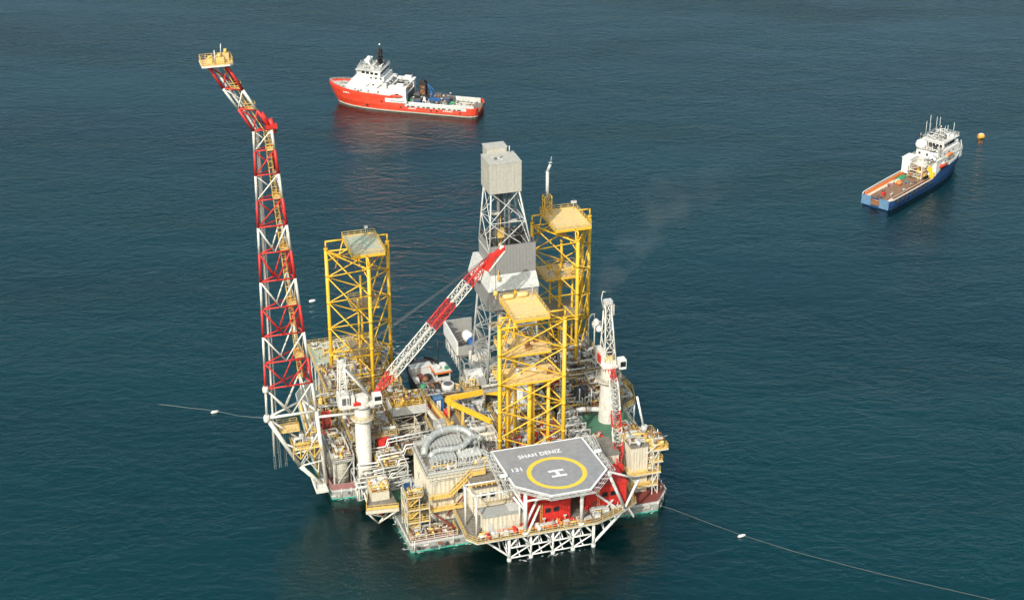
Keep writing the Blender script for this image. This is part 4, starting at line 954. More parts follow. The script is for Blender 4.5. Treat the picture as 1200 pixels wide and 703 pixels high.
def process_deck(name, label, p0, p1, q0, q1, z0, levels, n, seed, pal=WARM, mat='steel_deck', hmax=2.4, pipes=6, rail=True, colmat='light_grey', shrink=0.0, railmat='rail_yellow', cat='process deck', grid=True):
    T = thing(name, label, cat, ((p0+p1)/2, (q0+q1)/2, z0))
    m = MB(colmat); zt = levels[-1]
    nx, ny = max(1, round((p1-p0)/6)), max(1, round((q1-q0)/6))
    for i in range(nx+1):
        for j in range(ny+1):
            p, q = p0+.3+(p1-p0-.6)*i/nx, q0+.3+(q1-q0-.6)*j/ny
            m.bar((p,q,z0), (p,q,zt-.3), .3)
            if j < ny and i in (0, nx): m.bar((p,q,zt-.42), (p,q+(q1-q0-.6)/ny,zt-.42), .2)
            if i < nx: m.bar((p,q,zt-.4), (p+(p1-p0-.6)/nx,q,zt-.4), .2)
            if i < nx and j in (0, ny): m.bar((p,q,z0), (p+(p1-p0-.6)/nx,q,zt-.3), .15)
    m.build('support_frame', T)
    for k, z in enumerate(levels):
        m = MB(mat); m.box(p0,p1,q0,q1,z-.12,z, mat); m.box(p0+.02,p1-.02,q0+.02,q1-.02,z-.5,z-.12, 'grey'); d = m.build('deck_plate', T)
        if rail:
            m = MB(railmat); m.rail([(p0+.1,q0+.1), (p1-.1,q0+.1), (p1-.1,q1-.1), (p0+.1,q1-.1)], z, closed=True, r=.055, toe=.15); m.build('railing', T)
        top = k == len(levels)-1
        clutter(T, p0+1, p1-1, q0+1, q1-1, z, n if top else n//2, seed+k*17, pal, hmax if top else min(hmax, 2.2), pipes if top else pipes//2)
    return T

# left edge: storage tanks, pipes, process decks
def storage_tank(p, q, r, z0, z1, label):
    T = thing('storage_tank', label, 'storage tank', (p,q,z0), 'grey storage tanks by the white crane pedestal')
    m = MB('tank'); m.lathe((p,q,z0), [(r,0), (r,z1-z0-.3), (r*.96,z1-z0)], 'tank', 22); m.build('shell', T)
    m = MB('tank')
    for t in (.33, .66): m.lathe((p,q,z0+(z1-z0)*t), [(r+.08,0), (r+.08,.2)], 'tank', 22)
    m.build('stiffening_ring', T)
    m = MB('light_grey'); m.tube((p-r*.5,q,z1), (p-r*.5,q,z1+.8), .3); m.box(p-.4,p+.7,q-.5,q+.5,z1,z1+.35); m.build('top_hatch', T)
    return T
storage_tank(-39.2, 4.9, 1.55, 2.7, 9.6, 'grey upright storage tank nearest the left front corner of the platform')
storage_tank(-40.0, 9.0, 1.55, 2.7, 9.6, 'grey upright storage tank in the middle of the row at the left edge')
storage_tank(-40.6, 13.1, 1.55, 2.7, 9.6, 'grey upright storage tank at the flare boom end of the row')
process_deck('tank_top_deck', 'yellow and cream process deck over the storage tanks, left of the white crane pedestal', -41.6,-36.4,2.8,15.6,2.7, [10.0], 16, 11, hmax=1.8, pipes=8, railmat='white')
process_deck('process_deck', 'cluttered process deck with rust and yellow gear just behind the left crane pedestal', -36.2,-25,8.5,22,2.7, [7.6, 11.4], 34, 12, hmax=2.2, pipes=14)
process_deck('process_deck', 'yellow cluttered process deck around the foot of the leg next to the flare boom', -42,-18.4,23,30.4,2.7, [6.5, 10.6], 40, 13, hmax=2.6, pipes=14)
process_deck('process_deck', 'yellow process deck inside and behind the foot of the leg next to the flare boom', -37,-18.4,31,44,2.7, [6.5, 11.6], 42, 14, hmax=2.8, pipes=16)
process_deck('weather_deck', 'pale green yellow-edged deck sticking out behind the leg beside the flare boom', -36.6,-20,45,61,2.0, [10.2], 12, 15, mat='sage_deck', hmax=1.4, pipes=3, cat='deck')
for lab, p, q, z in (('upright red cabinet at the foot of the flare boom', -39.6,20.6,2.8), ('tall red cabinet on the deck between flare boom and white crane pedestal', -39.9,17.6,10.0)):
    T = thing('red_cabinet', lab, 'cabinet', (p,q,z)); m = MB('red'); m.box(p-.9,p+.9,q-.8,q+.8,z,z+4.6); m.build('body', T)
    m = MB('oxide'); m.box(p-.7,p+.7,q-.86,q-.8,z+.2,z+2.2); m.box(p-.7,p+.7,q-.86,q-.8,z+2.4,z+4.3); m.build('door', T)
T = thing('red_pump_housing', 'bright red housing in the shade right of the white crane pedestal', 'pump housing', (-28.6,8,6)); m = MB('red'); m.box(-30,-27.2,7,8.4,7.7,11.2); m.build('body', T); m = MB('black'); m.box(-28.4,-28.1,6.9,7,7.8,11); m.build('door', T)

# white pipe manifold in the left front corner
T = thing('pipe_manifold', 'bundle of white process pipes and loops above the water left of the accommodation block', 'pipe rack', (-31,0,2.7))
rnd = random.Random(33)
for i in range(7):
    m = MB('white'); q = -3.2+i*1.15; z = 6.2+.35*(i % 3)
    m.d = ('white','light_grey','tank')[i % 3]; m.path([(-37.6+i*.5,q,3.2), (-37.6+i*.5,q,z), (-30+i*.3,q,z), (-29.4+i*.3,q,z+1.1), (-24.6,q,z+1.1)], .14+.04*(i % 2), n=7); m.build('process_pipe', T)
for i in range(8):
    m = MB('light_grey' if i % 3 else 'white'); p = -37.4+i*1.05
    m.path([(p,-3.6,2.8), (p,-3.6,5+.25*(i % 2)), (p+.2,-1.4,5.6), (p+.5,3,5.6)], .13, n=7); m.build('riser_pipe', T)
for a in ([(-36,2.4,8.6), (-31.4,2.0,8.6), (-30.9,2.0,10.2), (-25.2,2.4,10.2), (-24.6,2.4,11.8), (-19,2.6,11.8)], [(-35.5,6.6,9.6), (-28.4,6.4,9.8), (-27.8,6.4,11.6), (-17,7,11.9)], [(-33,-.6,8.2), (-27.2,-.4,8.4), (-26.8,-.4,9.9), (-24.6,-.4,9.9)]):
    m = MB('clean_white'); m.path(a, .16, n=7); m.path([(x,y-.6,w-.5) for x, y, w in a], .1, n=6); m.path([(x,y+.5,w-.2) for x, y, w in a], .08, 'tank', n=6); m.build('elevated_pipe', T)
m = MB('light_grey'); m.frame(-37,-25,-3.4,5.4,2.7,6.0,.16,levels=1); m.frame(-31,-25.4,-2.4,4.6,6,9.6,.14,levels=1); m.build('pipe_support', T)
clutter(T, -36, -25.6, -2.6, 1.6, 2.8, 14, 41, COOL, 2.2, 6); clutter(T, -30, -25.6, 1, 6.6, 7.8, 14, 42, WARM, 2.0, 10)
m = MB('steel_deck'); m.box(-31.4,-25,.4,7.6,7.4,7.7); m.rail([(-31.3,.5), (-25.1,.5), (-25.1,7.5), (-31.3,7.5)], 7.7, m='rail_yellow', closed=True); m.build('deck_plate', T)
m = MB('white'); m.path([(-36,-4,5), (-35.4,-6.5,2), (-33.4,-7.4,.9), (-31.4,-7,1.4)], .22, n=7); m.tube((-33.4,-7.4,.9), (-31.4,-7,1.4), .34, 'red', 8); m.build('loading_hose', T)

# cantilevered platform in the notch between left wing and accommodation block
T = thing('cantilever_platform', 'small cream edged platform on white struts hanging over the emerald water at the left front', 'platform', (-33,-9,4))
m = MB('cream'); m.prism([(-37.5,-12.8), (-30.2,-13.6), (-30.2,-5), (-35,-4)], 5.0, 5.9, 'cream', 'steel_deck'); m.build('deck_plate', T)
m = MB('rail_yellow'); m.rail([(-37.3,-12.6), (-30.3,-13.4)], 5.9, r=.07, toe=.7); m.rail([(-37.3,-12.5), (-35,-4.1)], 5.9, r=.07, toe=.5); m.build('railing', T)
m = MB('white')
for a, b in (((-37,-12.5,5),(-31,-9,.5)), ((-30.6,-13.2,5),(-30.6,-8,.2)), ((-37,-12.5,5),(-34.4,-11,1)), ((-34.4,-11,1),(-30.6,-13.2,5)), ((-34.4,-11,1),(-30.4,-7,2)), ((-35,-4.6,5),(-31,-3,1))): m.tube(a, b, .2)
m.build('strut', T)
m = MB('cream'); m.box(-35.4,-31.4,-9.6,-5,5.95,8.0, 'cream'); m.box(-35.2,-31.6,-9.4,-5.2,8.2,8.3, 'oxide'); m.box(-34.6,-33.4,-8.2,-6.4,8.3,8.9, 'white'); m.build('control_cabin', T)
clutter(T, -35, -31.6, -9, -5.4, 8.3, 7, 43, ['white', 'orange', 'rail_yellow', 'light_grey'], 1.0, 2)
m = MB('rail_yellow'); m.rail([(-35.3,-9.5), (-31.5,-9.5), (-31.5,-5.1), (-35.3,-5.1)], 8.3, closed=True, r=.07); m.build('railing', T)
solo(MB('green_deck').box(-30,-24.4,-6.5,2,2.7,3.4), 'green_landing', 'bare green landing area left of the accommodation block', 'deck', (-27,-2,2.7))
m = None
T = thing('access_tower', 'yellow scaffold-like access tower with three landings at the left front corner, above the red deck', 'stair tower', (-27,-17,2.8))
for i, z in enumerate((5.4, 8.6, 11.8)):
    m = MB('deck_yellow'); e = (-14.6,-14.6,-16.8)[i]; m.box(-29.9,-24.6 if i < 2 else -26.4,-19.8,e,z-.15,z, 'cream'); m.box(-29.8,-24.7 if i < 2 else -26.5,-19.7,e-.1,z,z+.05,'grating'); m.rail([(-24.7 if i < 2 else -26.5,-19.7), (-29.8,-19.7), (-29.8,e-.1)], z+.05, m='rail_yellow', r=.06, toe=.2); m.build('landing', T)
    m = MB('rail_yellow'); m.stair((-29,-18.6,z-2.6), (-26,-18.6,z), .9, side=(0,1,0)); m.build('stair_flight', T)
m = MB('light_grey')
for p in (-29.8,-27,-24.8):
    for q in (-19.7,-14.8): m.bar((p,q,2.7), (p,q,12), .24, m='tank')
m.lattice((-29.8,-19.7,2.7), (-29.8,-19.7,12), (-29.8,-14.8,2.7), (-29.8,-14.8,12), 3, .1, kind='x'); m.build('tower_frame', T)
clutter(T, -29.2, -26.6, -19, -17.2, 11.85, 4, 46, WARM, 1.6, 2); clutter(T, -29.2, -25.4, -17.4, -15.4, 5.45, 7, 44, WARM, 2, 3); clutter(T, -29.2, -25.4, -17.4, -15.4, 8.65, 6, 45, WARM, 2, 3)
for i, (p, z) in enumerate(((-27.9,8.7), (-26.4,8.7))):
    T = thing('cable_reel', 'dark cable reel lying in the yellow access tower at the left front', 'cable reel', (p,-18.6,z), 'cable reels in the access tower'); m = MB('rust'); m.lathe((p,-18.6,z+.75), [(.75,-.45), (.75,-.35), (.4,-.35), (.4,.35), (.75,.35), (.75,.45)], 'black', 14, 'p'); m.build('drum', T)
T = thing('rail_fence', 'white and yellow handrail around the red deck at the left front corner', 'handrail', (-25,-23,2.75)); m = MB('rail_yellow'); m.rail([(-19.3,-18.8), (-19.3,-22.7)], 2.75, r=.08, toe=.5); m.build('yellow_run', T)
m = MB('white'); m.rail([(-19.4,-22.8), (-29.8,-22.8), (-29.8,-18.6)], 2.75, r=.06, toe=.2); m.build('white_run', T)
for i in range(5):
    p = -29+i*.9; q = -22.2+(i % 2)*.8
    T = thing('mooring_bollard', 'rusty pair of mooring posts on the red deck at the left front corner', 'bollard', (p,q,2.76), 'mooring bollards on the red deck') if i in (0, 3) else None
    if T:
        for k in (0, .9): m = MB('rust'); m.lathe((p+k,q,2.76), [(.26,0), (.26,.9), (.36,1), (.3,1.1)], 'rust', 10); m.build('post', T)

# middle of the platform
process_deck('middle_deck', 'grey working deck in the middle of the platform between the three legs', -16.6,-9,7.4,22.4,2.7, [9.9], 3, 50, mat='steel_deck', pipes=0, cat='deck')
process_deck('machinery_deck', 'machinery deck with blue and grey equipment behind the yellow gantry arm', -8.8,-1.2,6.2,22.4,2.7, [9.9], 22, 51, pal=['blue', 'grey', 'light_grey', 'white', 'dark_grey', 'pale_blue', 'tank'], hmax=2.6, pipes=8)
process_deck('process_deck', 'shaded process deck between the derrick and the leg behind the helideck', -1,13,7,17,2.7, [9.9], 34, 52, pal=COOL+WARM, hmax=3.2, pipes=14)
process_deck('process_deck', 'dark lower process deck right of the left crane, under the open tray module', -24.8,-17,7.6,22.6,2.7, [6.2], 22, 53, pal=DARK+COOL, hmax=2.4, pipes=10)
T = thing('tray_module', 'grey open-topped tray module full of yellow gear on white posts, right of the left crane', 'module', (-20.4,18,6))
m = MB('grey'); m.box(-24.6,-16.2,15.6,21.2,12.2,12.5, 'steel_deck')
for a in ((-24.6,-16.2,15.4,15.7), (-24.6,-16.2,21.1,21.4), (-24.7,-24.4,15.4,21.4), (-16.4,-16.1,15.4,21.4)): m.box(*a,12,14.2, 'light_grey')
m.build('tray', T); m = MB('cream'); m.frame(-24.4,-16.4,15.8,21.1,6.2,12,.13,levels=2); m.frame(-24.4,-19.4,10,15.2,6.2,11.6,.1,levels=2); m.build('support_frame', T)
m = MB('rail_yellow'); m.rail([(-24.5,15.6), (-16.3,15.6), (-16.3,21.2), (-24.5,21.2)], 14.2, closed=True, h=1); m.build('railing', T)
clutter(T, -23.6, -17.4, 16.4, 20.4, 12.5, 16, 54, ['rail_yellow', 'rail_yellow', 'yellow', 'tank', 'rust'], 2.4, 6)
T = thing('pipe_conveyor', 'sloping yellow and white catwalk truss running towards the exhaust ducts', 'catwalk', (-15,13,10))
m = MB('white'); m.bar((-17.0,22.2,12.4), (-14.0,4.2,11.0), .35, .9); m.bar((-15.2,22.2,12.4), (-12.2,4.2,11), .35, .9, 'rail_yellow'); m.build('side_beam', T)
m = MB('rust'); m.bar((-16.1,22.2,12.2), (-13.1,4.2,10.8), 1.5, .2); m.build('trough', T)
m = MB('rail_yellow'); m.rail([(-15.0,22,12.6), (-12.0,4.4,11.2)], 0, r=.08, toe=.3); m.rail([(-17.2,22,12.6), (-14.2,4.4,11.2)], 0, m='white', r=.07, toe=.2); m.lattice((-12.2,7.2,11.2), (-9.8,4,11.2), (-12.2,4.6,11.6), (-10.2,2.6,11.4), 2, .2, 'yellow', 'x', True); m.box(-12.4,-10,3.6,5,10,11.6,'yellow'); m.build('railing', T)
for q, z in ((20,9.9), (13,9.9), (7.6,9.9)):
    m = MB('light_grey'); m.bar((-16.6+(22-q)*.165,q,z), (-16.6+(22-q)*.165,q,12), .25); m.build('trestle', T)
solo(MB('red').box(-16.4,-15.4,16.2,17.6,12.5,13.2), 'red_crate', 'small red crate on the sloping catwalk', 'crate', (-15.9,17,12.5))
# containers on the deck
def container(p, q, z, L, w, h, mt, label, rz=0, name='shipping_container', door='light_grey', group=None, roof=None):
    T = thing(name, label, 'container', (p,q,z), group); T.rotation_euler.z = ANG+rz
    m = MB(mt); a, b, c, d = p-L/2, p+L/2, q-w/2, q+w/2
    for A, B in (((a,c),(b,c)), ((b,c),(b,d)), ((b,d),(a,d)), ((a,d),(a,c))): m.corr(A, B, z+.15, z+h-.1, period=.5, depth=.06)
    m.box(a+.05,b-.05,c+.05,d-.05,z+.1,z+h-.02); m.build('body', T)
    m = MB(mt)
    for x in (a, b):
        for y in (c, d): m.box(x-.1,x+.1,y-.1,y+.1,z,z+h)
    for y in (c, d): m.box(a+.1,b-.1,y-.09,y+.09,z,z+.16); m.box(a+.1,b-.1,y-.09,y+.09,z+h-.14,z+h-.01)
    m.build('corner_frame', T)
    m = MB(roof or mt); m.box(a+.1,b-.1,c+.1,d-.1,z+h-.015,z+h+.03); m.build('roof', T)
    m = MB(door); m.box(p-.5,p-.04,c-.12,c-.05,z+.2,z+h-.25); m.box(p+.04,p+.5,c-.12,c-.05,z+.2,z+h-.25); m.build('door', T)
    return T
container(-12.6,19.6,9.92, 2.4,2.4,3.2,'bright_blue','dark blue container with a white door standing alone on the middle deck', door='clean_white', roof='pale_blue')
T = thing('red_tank', 'small bright red tank on the bare middle deck', 'tank', (-11.3,15.4,9.92)); m = MB('red'); m.lathe((-11.3,15.4,9.92), [(.7,0), (.95,.3), (.95,1.5), (.6,2), (.25,2.2)], 'red', 14); m.build('shell', T); m = MB('light_grey'); m.tube((-11.3,15.4,12), (-11.3,15.4,12.6), .12); m.build('valve', T)
T = thing('gantry_arm', 'bright yellow V-shaped gantry arm over the middle deck, its point to the left', 'gantry', (-10,14,9.9))
A, B, Cc = Vector((-11.4,15.6,14.6)), Vector((-1.8,16.4,14.6)), Vector((2.6,15.6,13.8)); D, E = Vector((-10.6,13.8,14.2)), Vector((-3.6,4.6,13.2))
m = MB('yellow'); m.bar(A, B, .9, 1.1); m.bar(B, Cc, .9, 1.0); m.build('upper_arm', T); m = MB('yellow'); m.bar(D, E, .9, 1.0); m.bar(A, D, 1, 1.1); m.build('lower_arm', T)
m = MB('rail_yellow'); m.bar((-11.2,14.6,9.9), (-11.2,14.6,14.4), .5); m.bar((-3.4,5,9.9), (-3.4,5,13), .4); m.bar((-1.8,16.4,9.9), (-1.8,16.4,14.2), .4); m.bar((-9,10.4,9.9), (-8.6,11.4,13.6), .5); m.build('leg', T)
m = MB('tarp'); k = len(m.v); m.v += [(-9.4,18.6,10), (-4.8,18.2,10), (-4.6,21.2,10), (-9.2,21.6,10), (-8.6,19.8,12.6), (-5.6,19.6,12.6)]
for f in ((0,1,5,4), (2,3,4,5), (1,2,5), (3,0,4), (3,2,1,0)): m.face([k+i for i in f])
solo(m, 'tarpaulin_tent', 'pinkish white tarpaulin tent inside the yellow gantry arm', 'tent', (-7,20,10))
T = block('duct_module', 'long grey louvred machinery house with pale ribs behind the exhaust ducts', 'machinery house', -13.2,-3.6,-1.8,4.2,8.2,12.4, wall='tank', roof='tank', period=.5, depth=.05)
m = MB('white')
for i in range(9): p = -12.8+i*1.05; m.path([(p,-2.0,8.4), (p,-2.0,12.6), (p,-1.2,13), (p,2.4,13)], .12)
m.build('rib', T); m = MB('dark_grey')
for i in range(8): p = -12.5+i*1.05; m.box(p,p+.6,-1.95,-1.86,9.4,12)
m.build('louvre', T); m = MB('light_grey'); m.vessel((-8.6,1.4,13.6), .75, 5.4, 'light_grey', 'p'); m.vessel((-6.2,-.6,13.2), .5, 4, 'cream', 'p'); m.build('air_receiver', T)
m = MB('white')
for i in range(5): m.tube((-9.6,1,12.7), (-11.6+i*1.2,-1.4,12.7), .1); m.tube((-9.6,1,15), (-11.6+i*1.2,-1,12.7), .1)
m.build('stay', T)
T = process_deck('utility_deck', 'grey utility deck between the duct module and the leg behind the helideck', -8.8,-2.2,-9,-2.2,2.7, [11.2], 14, 55, pal=COOL, hmax=2.2, pipes=5)
T = process_deck('process_deck', 'deck crowded with grey gear around the foot of the leg behind the helideck', -2,12,-9.6,6.6,2.7, [9.0], 44, 56, pal=COOL+['rail_yellow', 'rust', 'red', 'dark_grey'], hmax=2.8, pipes=14)
# rear edge catwalk
T = thing('rear_catwalk', 'long grey catwalk along the back edge of the platform, in front of the workboat', 'catwalk', (-11,24,9))
m = MB('grey'); m.box(-17,-5.6,22.6,25.2,10.6,10.9, 'steel_deck'); m.bar((-17,22.6,10.2), (-5.6,22.6,10.2), .3, 1.1); m.bar((-17,25.2,10.2), (-5.6,25.2,10.2), .3, 1.1); m.build('walkway', T)
m = MB('grey'); m.rail([(-17,22.7), (-5.6,22.7)], 10.9, r=.05, toe=0); m.rail([(-17,25.1), (-5.6,25.1)], 10.9, r=.05, toe=0); m.build('railing', T)
m = MB('tank'); 
for r, q in ((.2,23.2), (.14,23.8), (.22,24.5)): m.tube((-17,q,11.2), (-5.6,q,11.2), r, ('tank','rust','light_grey')[int(q*10) % 3], n=7)
m.build('pipework', T); m = MB('grey'); m.frame(-16.6,-6,22.8,25,2.7,10.2,.2,levels=2); m.build('support_frame', T)
container(1.6,32.4,13.65,4.6,2.6,3.0,'white','white ribbed container between the derrick foot and the tall white wall', door='cream')
container(7.4,15.4,11.0,4.6,2.6,3.4,'clean_white','white ribbed container low in front of the derrick', door='light_grey')
container(-1.9,24.6,12.65,4.6,2.6,3.2,'clean_white','white ribbed container at the left foot of the derrick', door='light_grey')
process_deck('derrick_side_deck', 'pale pipe deck with yellow frames at the left foot of the derrick', -5.4,-1.6,21.5,26.8,2.7, [7, 12.6], 18, 58, pal=WARM, hmax=2.6, pipes=8)

T = thing('pipe_bridge', 'grey railed pipe bridge running in front of the derrick foot to the right', 'bridge', (3,16.4,9.9))
m = MB('grey'); m.box(-2.4,9,15.6,17.2,15.4,15.6,'steel_deck'); m.bar((-2.4,15.6,15.1), (9,15.6,15.1), .25, .8); m.build('walkway', T)
m = MB('grey'); m.rail([(-2.4,15.7), (9,15.7)], 15.6, r=.055, toe=0); m.build('railing', T)
m = MB('tank'); m.tube((-2.4,16.2,15.9), (9,16.2,15.9), .25); m.tube((-2.4,16.8,15.9), (9,16.8,15.9), .2); m.build('pipework', T); m = MB('grey'); m.frame(-2.2,8.8,15.7,17.1,9.9,15,.15,levels=1); m.build('support_frame', T)

# right side: L3 area, green deck, cantilevers
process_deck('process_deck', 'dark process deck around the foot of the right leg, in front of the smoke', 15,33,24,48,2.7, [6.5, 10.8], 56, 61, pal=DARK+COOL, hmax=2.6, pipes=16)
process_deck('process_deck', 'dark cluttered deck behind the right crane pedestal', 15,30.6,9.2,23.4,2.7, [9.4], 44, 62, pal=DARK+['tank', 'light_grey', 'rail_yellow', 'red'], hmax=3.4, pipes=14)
T = thing('netting_screen', 'black netting hung over equipment behind the right crane pedestal', 'netting', (21.4,13,9.5))
m = MB('black'); rnd = random.Random(3); nx, ny = 12, 8; k = len(m.v)
for j in range(ny+1):
    for i in range(nx+1):
        e = math.sin(math.pi*min(1, max(0, i/nx)))*math.sin(math.pi*j/ny); m.v.append((18.8+5.2*i/nx+rnd.uniform(-.2,.2), 10.4+5.6*j/ny+rnd.uniform(-.2,.2), 9.6+4.4*e**.45+rnd.uniform(-.3,.3)*(e > .05)))
for j in range(ny):
    for i in range(nx): a = k+j*(nx+1)+i; m.face((a, a+1, a+nx+2, a+nx+1))
m.build('net', T); m = MB('light_grey'); m.tube((20,10.3,9.4), (20,10.3,15), .15); m.tube((23,10.3,9.4), (23,10.3,14.4), .15); m.build('post', T)
T = process_deck('green_deck', 'flat green deck between the helideck and the right crane pedestal', 18.2,30.4,-7.8,8.4,2.7, [8.9], 0, 63, mat='green_deck', pipes=0, railmat='tank', cat='deck')
clutter(T, 25, 29.6, -7, 0, 8.9, 12, 64, ['rail_yellow', 'red', 'light_grey', 'tank', 'rust'], 1.8, 5)
clutter(T, 18.8, 20.8, -6.6, -3, 8.9, 6, 65, ['rail_yellow', 'orange', 'tank', 'red'], 1.6, 2)
T = process_deck('pipe_deck', 'grey deck of looped white pipes behind the right corner of the helideck', 12.4,18,-9.6,8.6,2.7, [8.6], 34, 66, pal=COOL, hmax=3, pipes=10)
for i in range(5):
    m = MB('light_grey'); q = -7+i*3; m.path([(12.8,q,8.6), (12.8,q,12.4), (17.6,q,12.4), (17.6,q,8.6)], .2, n=7); m.tube((12.8,q,12.4), (12.8+4.8*.5,q+3,12.4), .14); m.build('pipe_loop', T)
T = thing('pipe_bridge', 'thick grey pipe lying across to the foot of the right crane pedestal', 'pipe', (22,2,11)); m = MB('light_grey'); m.path([(15.6,5.8,11.6), (19,6.2,11.8), (22,5.4,11.8), (24.6,4.8,11.6)], .62, n=10)
m.build('pipe', T); m = MB('rust')
for p in (17.4,20,22.8): m.lathe((p,6-.06*(p-17),11.75), [(.75,-.15), (.75,.15)], 'rust', 12, 'p')
m.build('flange', T)
T = thing('side_cantilever', 'yellow railed platform on white braces jutting out at the right edge beside the crane pedestal', 'platform', (33,17,8))
m = MB('steel_deck'); m.prism([(30.6,8), (34.4,10.4), (36,16.5), (35.2,25), (30.6,25)], 8.5, 9.0, 'cream', 'steel_deck'); m.build('deck_plate', T)
m = MB('rail_yellow'); m.rail([(30.8,8.2), (34.3,10.5), (35.9,16.5), (35.1,24.9)], 9, r=.08, toe=.5); m.build('railing', T)
m = MB('clean_white')
for a, b in (((34.2,10.6,8.6),(31,10.6,3)), ((35.6,16.5,8.6),(31,16.5,3)), ((34.9,24,8.6),(31,22,3)), ((34.2,10.6,8.6),(34.2,10.6,3)), ((34.2,10.6,3),(31,12,8.6)), ((34.2,10.6,3),(31,10.6,3)), ((34.2,10.6,5.8),(31,10.6,8.6))): m.tube(a, b, .22)
m.build('strut', T)
clutter(T, 31.4, 34, 12, 23, 9, 16, 67, WARM+['light_grey', 'white'], 1.8, 6)
process_deck('side_deck', 'narrow yellow edged deck at the right edge between crane pedestal and cream module', 26.8,31.2,-14.8,-8.2,2.7, [8.2, 12.4], 14, 68, hmax=1.8, pipes=5)
# lifeboat on davits behind the right leg
T = thing('lifeboat', 'white enclosed lifeboat hanging on davits behind the right leg', 'lifeboat', (33.2,36,15)); T.location.z += 0
m = MB('clean_white'); m.lathe((33.4,36,17.2), [(.15,-2.6), (.7,-2.1), (.95,-1.1), (1,.8), (.75,2), (.2,2.5)], 'clean_white', 14, 'q'); m.build('hull', T); m = MB('pale_blue'); m.box(32.7,34.1,34.8,37.2,16.8,17.0); m.lathe((33.4,36.6,18.4), [(.6,-.7), (.7,0), (.5,.7)], 'clean_white', 10, 'q'); m.build('canopy', T)
T = thing('lifeboat_davit', 'white lifeboat davit frame behind the right leg', 'davit', (32.5,36,10.8)); m = MB('white')
for q in (33.8, 38.2): m.path([(32,q,10.8), (32,q,18.6), (32.6,q,19.6), (33.6,q,19.6)], .2, n=7); m.tube((33.5,q,19.5), (33.5,q,18.2), .05)
m.build('frame', T)

# liferaft canisters, crates and gas racks standing loose on the decks
def crate(mt, w, d, h, name, label, cat, spots, group, labels=None):
    T = None
    for i, (p, q, z, rz) in enumerate(spots):
        lb = labels[i] if labels else label
        if T is None:
            T = thing(name, lb, cat, (p,q,z), group); T.rotation_euler.z = ANG+rz; m = MB(mt); m.box(p-w/2,p+w/2,q-d/2,q+d/2,z+.1,z+h); m.build('body', T)
            m = MB('light_grey' if mt != 'light_grey' else 'grey'); m.box(p-w/2-.06,p+w/2+.06,q-d/2-.06,q+d/2+.06,z+h,z+h+.1)
            for sx in (-1,1):
                for sy in (-1,1): m.box(p+sx*w/2-.07,p+sx*w/2+.07,q+sy*d/2-.07,q+sy*d/2+.07,z,z+h)
            m.build('frame', T)
        else: put(dup(T), p, q, z, rz, lb)
crate('blue', 2.6, 2.2, 2.0, 'blue_skip', None, 'skip', [(-26.2,1.2,3.42,.05), (-25.4,-2.2,3.42,-.1)], 'blue skips left of the accommodation block', ['blue skip at the back of the green landing area', 'blue skip with a grey lid, against the accommodation block wall'])
crate('pale_blue', 2.0, 1.6, 1.6, 'blue_crate', None, 'crate', [(-6.6,21.6,9.92,.1), (-3.6,17.8,9.92,0), (-2.6,20.6,9.92,.4)], 'pale blue crates on the machinery deck', ['pale blue crate at the back of the machinery deck, nearest the tent', 'pale blue crate on the machinery deck, nearest the gantry arm', 'pale blue crate on the machinery deck, nearest the derrick'])
crate('light_grey', 2.4, 2.2, 2.2, 'grey_crate', None, 'crate', [(-4.6,13,9.92,.2), (-14.6,10,9.92,0), (-15.2,20.6,9.92,.3)], 'grey crates on the middle deck', ['grey crate between the two arms of the yellow gantry', 'grey crate on the middle deck near the exhaust ducts', 'grey crate at the back left corner of the middle deck'])
crate('clean_white', 1.3, 1.1, .9, 'white_locker', None, 'locker', [(-3.4,-31.6,6.62,0), (9.8,-30.8,6.62,.1), (12.4,-29.2,6.62,.2), (-13.6,-31.6,6.62,0), (-11.2,-31.6,6.62,0)], 'white lockers along the front deck', ['white locker on the front deck in front of the left red module', 'white locker on the front deck, left one in front of the right red module', 'white locker on the front deck, right one in front of the right red module', 'white locker on the front deck in front of the cream cabin, left one', 'white locker on the front deck in front of the cream cabin, right one'])
crate('orange', 1.2, .8, 1.1, 'orange_box', None, 'box', [(-7.6,-31.8,6.62,0), (-1.4,-31.8,6.62,0), (2.6,-31.9,6.62,.2)], 'orange boxes along the front deck', ['orange box at the foot of the left helideck column', 'orange box in front of the left red module', 'orange box near the right helideck column'])
for i, (p, q) in enumerate(((-23.2,-22), (-21.6,-21.2), (-24.8,-20.6), (-27.2,-20.8), (-26.4,-21.9))):
    m = MB(('rust', 'light_grey', 'rail_yellow', 'grey', 'rust')[i]); m.lathe((p,q,2.76), [(.4,0), (.45,.3), (.45,.9), (.4,1.1)], None, 10); solo(m, 'oil_drum', ('brown oil drum in the middle of the red deck at the left front', 'pale grey oil drum on the red deck, nearest the front deck', 'yellow oil drum on the red deck, nearest the accommodation block', 'dark grey oil drum at the left end of the red deck', 'brown oil drum at the left end of the red deck, nearest the water')[i], 'drum', (p,q,2.76), 'oil drums on the red deck')
T = thing('deck_rail', 'white handrail along the dusty pink deck edge at the left corner of the platform', 'handrail', (-41,10,2.75)); m = MB('white'); m.rail([(-43.2,17.8), (-41.8,3.2), (-31.2,2.3)], 2.75, r=.06); m.build('rail', T)
m = MB('dusty_pink'); m.bar((-43.4,18,3.4), (-42,3.1,3.4), .25, 1.3); m.bar((-42,2.9,3.4), (-36.4,2.4,3.4), .25, 1.3); m.build('bulwark', T)
